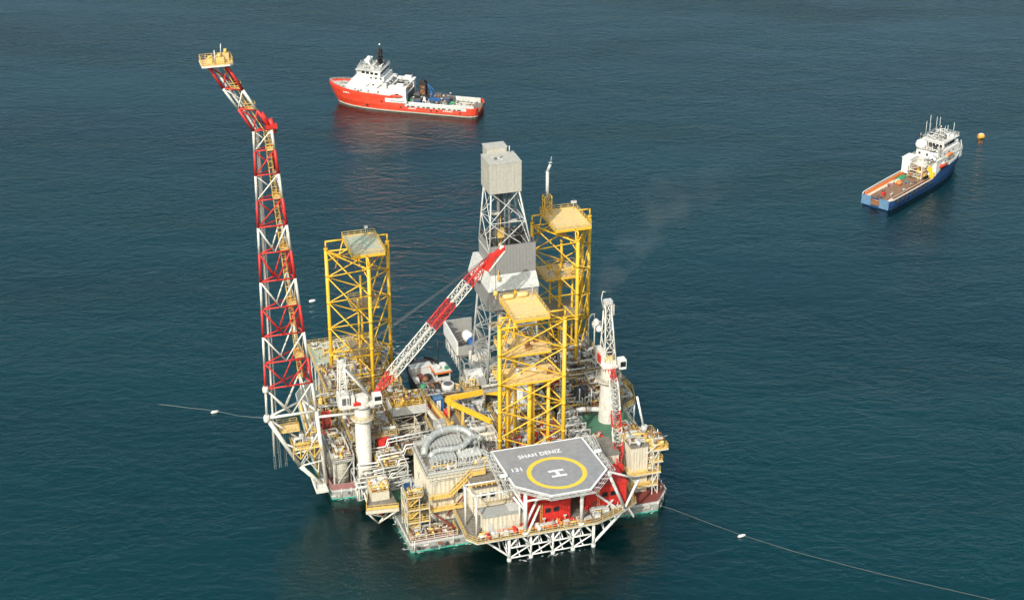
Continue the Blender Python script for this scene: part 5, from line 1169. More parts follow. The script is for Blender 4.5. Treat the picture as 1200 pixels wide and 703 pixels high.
# ------------------------------------------------------------------ vessels (own local frame: x towards the bow, y to port, z up)
def loft(mb, st, mats):
    """st: list of stations, each a list of (x, y, z) on the port side from deck edge to keel; mats per strip"""
    k = len(mb.v); n = len(st[0])
    for side in (1, -1):
        for s_ in st: mb.v += [(x, y*side, z) for x, y, z in s_]
    N = len(st)
    for sd in (0, 1):
        o = k+sd*N*n
        for i in range(N-1):
            for j in range(n-1):
                a, b, c, d = o+i*n+j, o+(i+1)*n+j, o+(i+1)*n+j+1, o+i*n+j+1
                mb.face((a, b, c, d) if sd == 0 else (d, c, b, a), mats[j], False)
    # transom
    mb.face([k+j for j in range(n)] + [k+N*n+j for j in reversed(range(n))], mats[0])
    return mb
def shiphull(T, st, mats, name='hull'):
    m = MB(mats[0]); loft(m, st, mats); return m.build(name, T)

def deck_cap(st, j, m, mat, z=None, inset=.15):
    P = [(s_[j][0], max(.05, s_[j][1]-inset), s_[j][2] if z is None else z) for s_ in st]
    for a, b in zip(P, P[1:]):
        m.poly([(a[0],-a[1],a[2]), (b[0],-b[1],b[2]), (b[0],b[1],b[2]), (a[0],a[1],a[2])], mat)
def bulwark(st, j, m, z0, h, mat, t=.22):
    for sd in (1, -1):
        for a, b in zip(st, st[1:]):
            A, B = a[j], b[j]
            m.bar((A[0],(A[1]-t/2)*sd,A[2]+h/2), (B[0],(B[1]-t/2)*sd,B[2]+h/2), t, h, mat)

# red supply ship
ang1 = R(166)
RS = wthing('supply_ship', 'red hulled offshore supply ship with white superstructure and black mast, bow to the left', 'ship', (-39.6,597.5,0), ang1); ZS1 = .80; RS.scale = (.975, .96, ZS1)
def sec(x, hb, zt, hw, zk=-3): return [(x,hb,zt), (x,hb*.99,zt-.7), (x,(hb+hw)/2+ .1,zt*.45), (x,hw,.75), (x,hw*.98,.1), (x,hw*.9,zk)]
aft = [sec(-29.8,4.6,3.1,4.4), sec(-29.3,5.8,3.0,5.5), sec(-28,6.7,2.9,6.4), sec(-26,7,2.9,6.8), sec(-18,7,2.9,6.9), sec(-6,7,2.9,6.9), sec(-2.2,7,3.0,6.9)]
fore = [sec(-2.2,7,3.0,6.9), sec(-1.6,7,5.4,6.9), sec(2.5,7,6.4,6.9), sec(8,7,6.7,6.7), sec(14,6.9,7.0,6.0), sec(19,6.3,7.5,4.8), sec(23.5,5.0,8.1,3.0), sec(27,3.1,8.6,1.2), sec(29.3,1.0,9.0,.15)]
# rake of the stem: shift the lower points of the foremost stations aft
for s_, k in zip(fore[-3:], (.6, 1.6, 3.0)):
    for i, (x, y, z) in enumerate(s_): s_[i] = (x-k*(1-max(0, z)/9.0), y, z)
shiphull(RS, aft+fore[1:], ['ship_red','ship_red','ship_red','tank','black'])
m = MB('grey'); deck_cap(aft, 0, m, 'steel_deck', z=2.6, inset=.3); m.build('aft_deck', RS)
m = MB('grey'); deck_cap(fore[1:], 0, m, 'light_grey', z=None, inset=.3); P = m; m.build('fore_deck', RS)
m = MB('clean_white')
for sd in (1, -1):
    for a, b in zip(aft, aft[1:]): m.bar((a[0][0],(a[0][1]-.3)*sd,a[0][2]+.65), (b[0][0],(b[0][1]-.3)*sd,b[0][2]+.65), .4, 1.3, 'ship_red' if a[0][0] < -27.5 else 'light_grey')
    m.box(-28.5,-20,5.0*sd-.25 if sd > 0 else -5.25, 5.25 if sd > 0 else 5.0*sd+.25, 2.7,4.9, 'light_grey')
m.box(-20,2, -5.3,-5.0,2.7,4.6, 'clean_white'); m.box(-20,2,5.0,5.3,2.7,4.6, 'clean_white'); m.build('inner_bulwark', RS)
m = MB('black')
for sd in (1, -1):
    for x in range(-24, -2, 2):
        w = .9+.5*((x//2) % 3 == 0); m.box(x,x+w,6.85 if sd > 0 else -6.94, 6.94 if sd > 0 else -6.85, 3.0,3.55)
    for x, z in ((-24,1.6), (-15,1.6), (-12.8,1.6), (-1,2.2), (6.5,4.2), (12.4,2.0)): m.box(x,x+.7,7.02*sd-.12 if sd > 0 else -7.14, 7.14 if sd > 0 else 7.02*sd+.12, z,z+.7)
m.build('freeing_port', RS)
m = MB('clean_white')
for x0, n_ in ((-6.5,4), (-20.6,5)):
    for i in range(n_): m.box(x0+i*.75,x0+i*.75+.5,7.0,7.1,2.2,2.65)
rnd = random.Random(2)
for i in range(10): x = 22.3-i*.62; m.bar((x,5.42+ (22.3-x)*.16,7.0-(22.3-x)*.06), (x-.36,5.42+(22.3-x+.36)*.16,7.0-(22.3-x)*.06), .3, .5)
m.build('hull_lettering', RS)
m = MB('ship_red'); bulwark(fore[2:], 0, m, 0, 1.0, 'ship_red'); m.build('bow_bulwark', RS)
m = MB('light_grey'); m.rail([(x[0][0],x[0][1]-.5,x[0][2]+.9) for x in fore[3:]], 0, h=.9, toe=0, bars=2); m.rail([(x[0][0],-x[0][1]+.5,x[0][2]+.9) for x in fore[3:]], 0, h=.9, toe=0, bars=2); m.build('bow_rail', RS)
m = MB('clean_white')
def tier(x0, x1, w0, w1, z0, z1, rake=0.0, mt='clean_white', mb=None):
    M = mb; M.hexa([(x0,-w0,z0), (x1,-w1,z0), (x1,w1,z0), (x0,w0,z0), (x0,-w0,z1), (x1-rake,-w1*.96,z1), (x1-rake,w1*.96,z1), (x0,w0,z1)], mt)
tier(4,22.6,6.4,4.6,6.4,10.2,1.2,mb=m); tier(5,21,6.2,4.4,10.2,13,1.6,mb=m); tier(6.2,18.6,5.4,4.2,13,15.2,1.2,mb=m); sup = m.build('superstructure', RS)
m = MB('clean_white'); tier(7.4,17,5.9,4.2,15.2,18,-.4,mb=m); m.box(6.9,17.3,-5.6,5.6,18,18.25, 'light_grey'); br_ = m.build('bridge', RS)
split(br_, 'bridge_window', 'window_glass', [(7.28,7.4,y-.55,y+.55,16.3,17.4) for y in (-4.2,-2.5,-.8,.9,2.6,4.2)])
for x in (8.4,10.2,12,13.8): w = 5.9-(x-7.4)*.177; split(br_, 'bridge_window', 'window_glass', [(x,x+1.2,w-.12,w+.08,16.4,17.4), (x,x+1.2,-w-.08,-w+.12,16.4,17.4)])
for x, z in ((7,14.2), (9,14.2), (11,14.2), (7,11.4), (10,11.4), (8,8.2), (12,8.2), (15,8.2), (17.4,8.4)):
    w = 6.5-(x-4)*.097 if z < 10.2 else (6.25-(x-5)*.1125 if z < 13 else 5.45-(x-6.2)*.097); split(sup, 'porthole', 'black', [(x,x+.7,w-.1,w+.08,z,z+.6)])
m = MB('grey')
m.bar((9,6.2,10.3), (6,6.0,13.2), .35, .25); m.bar((13.4,5.5,10.3), (11,5.4,13.2), .35, .2); m.box(4.2,4.4,5.4,6.3,6.6,8.6); m.box(16,16.8,5.55,5.75,6.9,8.6,'dark_grey'); m.rail([(20.6,4.5), (5.2,6.2)], 10.25, r=.045, toe=0, bars=2); m.rail([(17.4,4.3), (6.4,5.4)], 15.2, r=.045, toe=0, bars=2); m.build('outside_stair', sup)
m = MB('light_grey')
for x, y in ((14.6,2.6), (12.4,-2.8), (11,3.4), (15.6,.4)): m.box(x-.5,x+.5,y-.4,y+.4,18.25,19.1)
m.build('roof_locker', br_)
m = MB('black'); [m.tube((9.2+a,b,18.2), (9.2+a*.4,b*.4,27.2), .14, n=6) for a, b in ((-.8,-.8), (.8,-.8), (.8,.8), (-.8,.8))]; m.lattice((8.4,-.8,18.2), (8.9,-.3,27), (8.4,.8,18.2), (8.9,.3,27), 6, .09, kind='x', horiz=True); m.lattice((8.4,.8,18.2), (8.9,.3,27), (10,.8,18.2), (9.5,.3,27), 6, .09, kind='x'); m.box(8.9,9.5,-.3,.3,18.2,23)
for z, w in ((20.6,1.8), (21.8,2.4), (23.2,2.9), (24.6,2.2), (26,1.4)): m.box(9,9.4,-w,w,z,z+.25); m.box(8.9,9.5,-w-.2,-w+.2,z,z+.6); m.box(8.9,9.5,w-.2,w+.2,z,z+.6); m.box(9.2-w*.6,9.2+w*.6,-.15,.15,z+.2,z+.4); m.box(9.2-w*.6,9.2+w*.6,-.15,.15,z+.3,z+.5); m.tube((9.2,-w,z), (9.2,-w,z+1.2), .1); m.tube((9.2,w,z), (9.2,w,z+1.2), .1)
m.tube((9.2,0,27.5), (9.2,0,29), .1); m.lathe((9.2,0,28.4), [(.3,0), (.35,.4), (.1,.8)], 'clean_white', 8); m.build('mast', RS)
m = MB('clean_white'); m.bar((12,-2,18.2), (13.4,-2,21.6), .5); m.bar((12,2,18.2), (13.4,2,21.6), .5); m.box(12.6,14.6,-2.4,2.4,21.5,21.9); m.lathe((13.6,0,21.9), [(.6,0), (.7,.5), (.3,1)], 'clean_white', 10); m.lathe((15.4,-3.4,18.2), [(.5,0), (.65,.6), (.4,1.2)], 'clean_white', 10); m.build('radar_arch', RS)
m = MB('light_grey'); m.rail([(7.2,-5.3), (17,-4), (17,4), (7.2,5.3)], 18.25, closed=True, toe=0); 
for x, y in ((16.4,3), (15,-3.6), (16.8,0)): m.tube((x,y,18.2), (x,y,20.6), .08)
m.build('railing', br_)
# aft house with funnels, open in the middle
m = MB('clean_white'); m.box(-2.6,4,4.4,6.6,4,11.4); m.box(-2.6,4,-6.6,-4.4,4,11.4); m.box(-2.6,4,-4.4,4.4,4,8.2); m.box(-2.8,4.2,4.2,6.8,11.3,11.8); m.box(-2.8,4.2,-6.8,-4.2,11.3,11.8); m.bar((-2.4,-4.4,11.4), (-2.4,4.4,11.4), .4); m.bar((3.6,-4.4,11.4), (3.6,4.4,11.4), .4); m.box(-2.75,-2.6,-4.6,4.6,4.4,8,'dark_grey'); m.build('aft_house', RS)
for y in (-5.2, 5.2):
    m = MB('clean_white'); m.hexa([(-1.4,y-.9,11.8), (1.6,y-.9,11.8), (1.6,y+.9,11.8), (-1.4,y+.9,11.8), (-1.6,y-.8,13.4), (.8,y-.8,13.4), (.8,y+.8,13.4), (-1.6,y+.8,13.4)]); m.box(-1.5,.7,y-.6,y+.6,13.4,13.7,'black'); m.build('funnel', RS)
m = MB('tank'); m.vessel((.6,0,9.4), .6, 3.4, 'rust', 'q'); m.build('winch', RS)
m = MB('white'); m.box(-3,5.4,6.9,7.2,4.6,6.4, 'clean_white'); m.box(-2.2,3.4,7.02,7.24,5.0,5.6,'grey'); m.build('boat_deck_screen', RS)
T = wthing('rescue_boat', 'small red rescue boat stowed below the white aft house of the red supply ship', 'rescue boat', (-39.6,597.5,0), ang1); T.scale = (1, .96, ZS1)
m = MB('orange'); m.lathe((1,6.9,7.6), [(.1,-2.4), (.55,-1.8), (.7,0), (.6,1.8), (.15,2.5)], 'ship_red', 12, 'p'); m.build('hull', T); m = MB('black'); m.box(.2,1.4,6.5,7.3,8.1,8.6); m.build('engine_cover', T)
SHIPGEAR = ['clean_white', 'light_grey', 'grey', 'dark_grey', 'tank', 'rust', 'clean_white']
clutter(RS, 8, 15, -3.8, 3.8, 18.25, 6, 81, ['clean_white', 'light_grey', 'dark_grey'], 1.6, 3); clutter(RS, -2, 3.4, -3.8, 3.8, 8.25, 10, 82, ['grey', 'dark_grey', 'tank', 'rust'], 3.4, 4); clutter(RS, -18, -3, -4.6, 4.6, 2.65, 14, 86, ['dark_grey', 'black', 'rust', 'grey', 'dark_grey'], 3.2, 6); clutter(RS, -27, -19, -4.4, 4.4, 2.65, 6, 83, ['tank', 'rust', 'grey', 'tarp'], .8, 3); clutter(RS, 4.4, 6.8, -5.6, 5.6, 11.8, 6, 84, ['dark_grey', 'light_grey', 'clean_white'], 1.6, 3); clutter(RS, 22.5, 25, -2.4, 2.4, 8.2, 4, 85, ['grey', 'light_grey'], 1, 1)
# deck cargo on the red ship: everything stands loose on the deck
def on1(name, label, cat, x, y, z, group=None):
    c, s_ = math.cos(ang1), math.sin(ang1); T = wthing(name, label, cat, (-39.6+x*c-y*s_, 597.5+x*s_+y*c, z*ZS1), ang1, group); T.scale = (1, 1, .85); return T
def boxpart(T, mt, L, w, h, name='body', z=0): m = MB(mt); m.box(-L/2,L/2,-w/2,w/2,z,z+h); return m.build(name, T)
CARGO = 'containers on the deck of the red supply ship'
for lab, mt, x, y, L, w, h in (('blue container amid the cargo of the red ship, the largest blue one','blue',-12.4,2.2,4.6,2.4,2.9), ('blue container nearest the white house of the red ship','blue',-6.0,3.2,2.4,2.2,2.4), ('dark blue container at the aft end of the cargo on the red ship','blue',-15.6,-.6,3.4,2.4,2.6), ('black container close behind the house of the red ship','black',-4.6,-1,2.6,2.4,3), ('rust brown container on the far side of the red ship cargo','rust',-11.4,-3,4,2.4,3), ('grey container near the house of the red ship','light_grey',-7.2,-.4,2.2,2,2)):
    T = on1('deck_container', lab, 'container', x, y, 2.72, CARGO); boxpart(T, mt, L, w, h); boxpart(T, 'bright_blue' if L > 4.5 else 'dark_grey', L+.1, w+.1, .15, 'lid', h)
    m = MB('black')
    for i in range(3): m.box(-L/2+L*(i+.3)/3.2,-L/2+L*(i+.3)/3.2+.3,w/2,w/2+.08,.2,h-.3)
    m.build('door_bar', T)
T = on1('deck_tower', 'rust orange framework tower standing among the cargo of the red ship', 'framework', -6.6,-2.2,2.72); m = MB('orange'); m.box(-1,1,-1,1,3,7,'rust'); m.build('panel', T); m = MB('black'); m.frame(-1.1,1.1,-1.1,1.1,0,8.4,.18,levels=3); m.box(-.7,.9,-.9,.9,7.2,9.2,'black'); m.build('frame', T)
T = on1('deck_crane', 'blue deck crane with a folded jib among the cargo of the red ship', 'crane', -10.2,-1,2.72); m = MB('blue'); m.lathe((0,0,0), [(.5,0), (.45,5)], 'blue', 10); m.build('post', T); m = MB('bright_blue'); m.bar((0,0,4.6), (1.4,.2,8.2), .4); m.bar((1.4,.2,8.1), (-1.2,.4,5.6), .28); m.build('jib', T)
T = on1('deck_tank', 'white upright tank between the blue containers on the red ship', 'tank', -8.6,3,2.72); m = MB('clean_white'); m.lathe((0,0,0), [(.8,0), (.9,.4), (.8,2), (.4,2.6), (.5,3.2), (.1,3.6)], 'clean_white', 12); m.build('shell', T); m = MB('grey'); m.box(-.9,.9,-.9,.9,0,.25); m.build('skid', T)
rnd = random.Random(8)
for i in range(30):
    x, y = rnd.uniform(-19,-3.4), rnd.uniform(-4.4,4.4); mt = rnd.choice(['black','dark_grey','rust','grey','green','dark_grey'])
    T = on1('deck_skid', 'small dark equipment skid among the cargo of the red ship', 'skid', x, y, 2.72, 'equipment skids on the red supply ship'); m = MB(mt); L = rnd.uniform(.8,1.8); hh = rnd.uniform(1,2.8); m.box(-L/2,L/2,-.6,.6,.2,hh); m.lathe((0,0,hh), [(.4,0), (.35,.5), (.1,.7)], rnd.choice(['grey','dark_grey','rust','light_grey']), 8); m.build('body', T); m = MB('dark_grey'); m.frame(-L/2-.1,L/2+.1,-.7,.7,0,hh+.3,.06); m.build('frame', T)
T = on1('hose_reel', 'green hose reel at the aft end of the cargo on the red ship', 'hose reel', -18.6,2,2.72); m = MB('green'); m.lathe((0,0,1), [(1,-1), (1,-.8), (.6,-.8), (.6,.8), (1,.8), (1,1)], 'green', 14, 'q'); m.build('drum', T); m = MB('grey'); m.frame(-.7,.7,-1.2,1.2,0,1.2,.08); m.build('frame', T)
m = MB('tank')
for i in range(8): m.tube((-27.4,-3+i*.7,2.9), (-20.6,-3+i*.7,2.9), .22)
o = m.build('pipe_stack', RS)
m = MB('rust'); m.lathe((-29.9,0,2.6), [(.5,-4), (.5,4)], 'rust', 10, 'q'); m.build('stern_roller', RS)

# blue anchor handler
ang2 = R(48.6); B0 = (133.6,522.3)
BS = wthing('offshore_tug', 'blue hulled offshore tug with a long open wooden deck and white superstructure, stern towards us', 'ship', (*B0,0), ang2); ZS2 = .88; BS.scale = (.97, .92, ZS2)
aft = [sec(-28,5.4,3.7,5.0), sec(-26,6.1,3.7,5.7), sec(-14,6.3,3.7,6.1), sec(-1,6.3,3.9,6.1)]
fore = [sec(-1,6.3,3.9,6.1), sec(3.5,6.3,5.6,6.0), sec(10,6.2,5.9,5.6), sec(16,5.7,6.4,4.4), sec(21,4.4,7.0,2.8), sec(25,2.6,7.5,1.2), sec(28,.7,7.9,.12)]
for s_, k in zip(fore[-3:], (.5, 1.4, 2.6)):
    for i, (x, y, z) in enumerate(s_): s_[i] = (x-k*(1-max(0, z)/9.0), y, z)
shiphull(BS, aft+fore[1:], ['hull_blue','hull_blue','hull_blue','hull_blue','black'])
m = MB('pale_blue'); m.box(-28.3,-28.02,-5.3,-1.6,.4,3.9,'pale_blue'); m.box(-28.3,-28.02,1.6,5.3,.4,3.9,'pale_blue'); m.box(-28.4,-28.1,-1.5,1.5,1.0,2.6,'rust'); m.lathe((-28.1,0,2.8), [(.4,-1.7), (.4,1.7)], 'rust', 10, 'q'); m.build('transom', BS)  # paler than the hull sides: sunlit tone put into the panel colour
m = MB('wood_deck'); deck_cap(aft, 0, m, 'wood_deck', z=2.75, inset=.4); m.build('wooden_deck', BS)
m = MB('tarp'); m.box(-26,-3,-4.8,-3.4,2.77,2.9,'tarp'); m.box(-26,-6,3.7,4.9,2.77,2.9,'tarp'); m.build('deck_plating', BS)
m = MB('orange')
for y in (-5.0, 5.0): m.box(-26.5 if y > 0 else -25,-1,y-.25,y+.25,2.8,4.0,'rust' if y < 0 else 'orange')
for sd in (1,-1):
    for a, b in zip(aft, aft[1:]): m.bar((a[0][0],(a[0][1]-.2)*sd,3.8), (b[0][0],(b[0][1]-.2)*sd,3.8), .35, .5, 'tarp' if sd < 0 else 'white')
m.build('cargo_rail', BS)
m = MB('light_grey'); deck_cap(fore[1:], 0, m, 'steel_deck', inset=.3); m.build('fore_deck', BS)
m = MB('clean_white'); bulwark(fore[2:], 0, m, 0, 1.0, 'clean_white'); m.build('bow_bulwark', BS)
m = MB('rubber')
for x in range(-24, 0, 3): m.lathe((x,-6.5,3), [(.5,-.4), (.5,.4)], 'rubber', 8, 'p')
m.build('tyre_fender', BS)
m = MB('clean_white'); m.box(3,21,-4.8,4.8,5.6,8.6); m.box(4.6,19.6,-4.3,4.3,8.6,11.2); m.box(3.0,21.3,-5,5,8.5,8.7,'light_grey'); sup = m.build('superstructure', BS)
m = MB('clean_white'); m.hexa([(8.6,-3.9,11.2), (17.6,-3.4,11.2), (17.6,3.4,11.2), (8.6,3.9,11.2), (8.4,-4.1,14.2), (18.2,-3.6,14.2), (18.2,3.6,14.2), (8.4,4.1,14.2)]); m.box(8,18.6,-4.4,4.4,14.2,14.5,'clean_white'); br_ = m.build('wheelhouse', BS)
split(br_, 'wheelhouse_window', 'window_glass', [(8.3,8.5,y-.45,y+.45,12.4,13.4) for y in (-3,-1.6,-.2,1.2,2.6)])
for x in (9.6,11.4,13.2,15): split(br_, 'wheelhouse_window', 'window_glass', [(x,x+1.1,-4.02,-3.6,12.5,13.5), (x,x+1.1,3.6,4.02,12.5,13.5)])
for x in (6,9,12,15): split(sup, 'porthole', 'black', [(x,x+.6,-4.36,-4.28,9.6,10.2), (x,x+.6,-4.86,-4.78,6.8,7.4)])
split(sup, 'porthole', 'black', [(4.5,4.62,y-.4,y+.4,9.5,10.4) for y in (-3,0,3)])
m = MB('clean_white'); m.box(-2,2.6,2.6,5.8,3.6,9.4); m.box(-2.2,2.8,2.4,6,9.4,9.7); m.build('winch_house', BS)
m = MB('clean_white'); m.box(1.4,4.6,-5.8,-2.8,3.6,9.6); m.box(1.2,4.8,-6,-2.6,9.6,9.9); m.build('stack_house', BS)
m = MB('black'); m.lathe((5.8,-2.2,8.6), [(.8,0), (.7,5)], 'black', 12); m.lathe((6.6,.2,8.6), [(.7,0), (.6,5.2)], 'black', 12); m.box(4.8,6.6,-1.8,-.8,8.8,11.6,'dark_grey'); m.build('funnel', BS)
m = MB('clean_white'); m.lathe((5.8,3.2,11.4), [(.5,-.2), (1.9,.5), (2.2,1.6), (1.7,2.9), (.6,3.5)], 'clean_white', 16); m.build('radome', BS)
m = MB('yellow'); m.lathe((-.6,-1.2,4.6), [(1.5,-1.2), (1.5,-1), (.8,-1), (.8,1), (1.5,1), (1.5,1.2)], 'yellow', 14, 'q'); m.lathe((1.6,-3.6,6.2), [(1,-.8), (1,.8)], 'yellow', 12, 'p'); m.box(-1.6,1,-2.6,2.2,2.8,3.3,'black'); m.lathe((-.4,1.6,4.2), [(1.2,-.6), (1.2,.6)], 'black', 12, 'q'); m.box(.6,2.6,-5.6,-3.8,3,5.4,'yellow'); m.build('towing_winch', BS)
m = MB('rust'); m.box(-3,-.4,2.7,2.9,3,7.2,'tank'); m.frame(-2.4,2.6,-2.4,2.4,3,8.6,.14,'white',levels=2); m.box(-1,1.4,.4,2.2,5.4,6.2,'rust'); m.build('winch_frame', BS)
m = MB('light_grey')
for x, y, h in ((10,-3,6), (10.4,3.2,8.5), (12,-1,3), (14,2.6,7), (16.4,-3,5.5), (16.8,2.8,6), (11.6,3.6,5), (9,3.8,6.5), (15.8,-1,4)): m.tube((x,y,14.4), (x,y,14.4+h), .1, n=5)
m.tube((12.6,0,14.4), (12.6,0,19), .35, r2=.2, n=8); m.box(12.4,12.8,-1.8,1.8,17,17.3); m.box(12.3,13,-1.1,1.1,18.2,18.5,'black'); m.lathe((14.6,-1.8,14.5), [(.5,0), (.65,.6), (.4,1.2)], 'clean_white', 10); m.build('antenna_mast', BS)
m = MB('dark_grey'); m.tube((9,5.6,8.7), (9,5.6,16), .3, n=8); m.box(8.6,9.4,4.6,6.6,14.4,14.8,'black'); m.tube((12,5.4,8.7), (12,5.4,18), .16); m.build('side_mast', BS)
m = MB('white'); m.rail([(3.2,-4.9), (21,-4.9), (21,4.9), (3.2,4.9)], 8.7, closed=True, toe=0, bars=2); m.rail([(8.2,-4.3), (18.4,-4.3), (18.4,4.3), (8.2,4.3)], 14.5, closed=True, toe=0, bars=2); m.build('railing', BS)
clutter(BS, 9, 17.4, -3.2, 3.2, 14.5, 8, 91, ['clean_white', 'light_grey', 'dark_grey'], 1.4, 3); clutter(BS, 4.8, 8.2, -4, 4, 11.25, 9, 92, SHIPGEAR, 1.8, 4); clutter(BS, -3, 2.6, -2.4, 2.4, 2.8, 14, 93, ['rust', 'dark_grey', 'tank', 'yellow', 'rust', 'grey'], 2.6, 6); clutter(BS, 18.6, 20.8, -4, 4, 8.7, 6, 94, SHIPGEAR, 1.4, 2); clutter(BS, -2, 4.4, -5.4, -3, 9.9, 5, 95, SHIPGEAR, 1.4, 2); clutter(BS, -26, -4, -3.2, 3.4, 2.9, 5, 96, ['rust', 'tank', 'dark_grey'], .7, 1)
m = MB('rust')
for i in range(24): m.box(-26.4+i*1.05,-26.4+i*1.05+.09,-3.3,3.6,2.76,2.80,'rust')
m.build('deck_seam', BS)
def on2(name, label, cat, x, y, z, group=None):
    c, s_ = math.cos(ang2), math.sin(ang2); t = wthing(name, label, cat, (B0[0]+x*c*.97-y*.9*s_, B0[1]+x*.97*s_+y*.9*c, z*ZS2), ang2, group); t.scale = (.95, .9, ZS2); return t
T = on2('rescue_boat', 'orange rescue boat on the right side of the blue tug', 'rescue boat', 6,-5.9,6.2); m = MB('ship_red'); m.lathe((0,0,.7), [(.1,-2.6), (.65,-2), (.8,0), (.7,2), (.15,2.7)], 'ship_red', 12, 'p'); m.build('hull', T); m = MB('clean_white'); m.box(-.8,1,-.5,.5,1.2,1.7); m.build('cover', T)
m = MB('orange'); m.box(9,14,-5.6,-4.9,8.7,9.5,'tank'); m.lathe((11,-5.4,9.6), [(.3,-1.6), (.6,-1), (.6,1), (.3,1.6)], 'orange', 10, 'p'); m.build('liferaft', BS)
T = on2('green_net', 'heap of green netting on the left side of the tug deck', 'net', -6,3.6,2.92); m = MB('green'); rnd = random.Random(4)
k = 0
prof = []
m.v = []; nx, ny = 10, 6
for j in range(ny+1):
    for i in range(nx+1):
        e = math.sin(math.pi*i/nx)*math.sin(math.pi*j/ny); m.v.append((-3.4+6.8*i/nx, -1+2*j/ny+rnd.uniform(-.12,.12), max(0, e)**.5*1.1+rnd.uniform(-.15,.15)*(e > .05)))
for j in range(ny):
    for i in range(nx): a = j*(nx+1)+i; m.face((a, a+1, a+nx+2, a+nx+1))
m.build('netting', T)
for nm, lab, mt, x, y, s_ in (('deck_buoy','orange buoy lying on the wooden deck of the tug','orange',-11,1.2,1.1), ('white_bag','white bulk bag beside the orange buoy on the tug deck','clean_white',-9.4,2.6,.9), ('grey_hose','coil of violet grey hose near the left rail of the tug deck','dusty_pink',-13.2,3.2,1.0), ('red_crate','small red crate near the stern of the tug','red',-22,.6,.8)):
    T = on2(nm, lab, {'deck_buoy':'buoy','white_bag':'bag','grey_hose':'hose','red_crate':'crate'}[nm], x, y, 2.78)
    m = MB(mt)
    if nm == 'deck_buoy': m.lathe((0,0,0), [(s_*.5,0), (s_,.4), (s_,1.2), (s_*.4,1.8)], mt, 12)
    elif nm == 'grey_hose':
        for r in (.5,.8,1.1): m.path([(r*math.cos(t*.628), r*math.sin(t*.628), .15+.15*(1.1-r)) for t in range(10)], .16, mt, 6, closed=True)
    else: m.box(-s_,s_,-s_*.7,s_*.7,0,s_); m.box(-s_*.8,s_*.8,-s_*.5,s_*.5,s_,s_*1.2)
    m.build('body', T)

# orange mooring buoy
T = wthing('mooring_buoy', 'boxy orange mooring buoy floating alone beyond the bow of the blue tug', 'buoy', (164.8,564.2,-.1), R(10)); T.scale = (.85, .85, .85); m = MB('buoy_orange'); m.lathe((0,0,1.0), [(.9,-1.2), (1.05,-1.05), (1.05,1.05), (.9,1.2)], 'buoy_orange', 14, 'p'); m.build('body', T)
m = MB('clean_white'); m.box(-.9,.9,-.4,.4,1.95,2.15,'tarp'); m.lathe((0,0,2.1), [(.2,0), (.2,.4)], 'grey', 8); m.build('top_fitting', T)

# workboat behind the platform
ang3 = R(111); WB = (-19.8,380.6)
T = wthing('workboat', 'small black hulled workboat moored stern-to behind the platform, partly hidden by the catwalk', 'workboat', (*WB,0), ang3)
st = [sec(-11,4.6,2.4,4.4), sec(-4,5,2.4,4.9), sec(5,5,2.6,4.8), sec(8.6,4.6,3.0,3.8), sec(11,3.2,3.4,2.2), sec(12.4,1.4,3.6,.6)]
shiphull(T, st, ['rust','black','black','black','black'])
m = MB('dark_grey'); deck_cap(st, 0, m, 'dark_grey', inset=.2); m.build('deck', T)
m = MB('tank'); bulwark(st, 0, m, 0, .7, 'black'); m.build('bulwark', T)
m = MB('clean_white'); m.box(.6,4.6,-4.6,-.8,2.4,5.4,'clean_white'); m.box(.4,4.8,-4.8,-.6,5.4,5.6,'white'); m.box(.2,5,-5,-.4,5.0,5.3,'orange'); wh = m.build('wheelhouse', T)
m = MB('window_glass'); m.box(.5,.62,-4.2,-1.2,4,4.8); m.box(1,4.2,-.82,-.7,4,4.8); m.build('wheelhouse_window', wh)
m = MB('clean_white'); m.lathe((2,-2,5.6), [(.5,0), (.5,.8), (.2,1.1)], 'clean_white', 10); m.box(2.6,4,-4.2,-2.8,5.6,6.3,'clean_white'); m.box(1,1.8,-4.4,-3.4,5.6,6.2,'green'); m.build('roof_gear', T)
m = MB('black'); m.tube((4.4,-2.6,5.6), (4.4,-2.6,12.6), .18); m.box(4.3,4.5,-3.6,-1.6,10.6,10.8); m.box(4.3,4.5,-3.2,-2,11.8,12); m.build('mast', T)
m = MB('clean_white'); m.lathe((-4.4,-2.2,2.4), [(1.6,0), (1.6,2.2)], 'clean_white', 16); m.lathe((-4.4,-2.2,4.6), [(1.2,0), (1.2,.05)], 'dark_grey', 16); m.build('deck_tank', T)
m = MB('deck_yellow'); m.box(-6.2,-3,-4.8,-4.2,2.4,3.4); m.bar((-3,-4.4,3.4), (-6.2,-4.6,4.6), .5); m.build('gangway', T)
clutter(T, -9, -1, -3, 4, 2.5, 10, 97, ['grey','rust','dark_grey','light_grey','black'], 1.4, 4); clutter(T, 5, 9, -3, -.6, 2.6, 4, 98, ['grey','light_grey'], 1.2, 2)
def on3(name, label, cat, x, y, z, group=None):
    c, s_ = math.cos(ang3), math.sin(ang3); return wthing(name, label, cat, (WB[0]+x*c-y*s_, WB[1]+x*s_+y*c, z), ang3, group)
T = on3('white_shelter', 'long white box shelter across the far end of the workboat deck', 'shelter', 6.2,1.6,2.6); m = MB('clean_white'); m.box(-1.2,1.2,-2.8,2.8,0,2.5); m.build('body', T); m = MB('white'); m.box(-1.3,1.3,-2.9,2.9,2.5,2.65); m.build('roof', T)
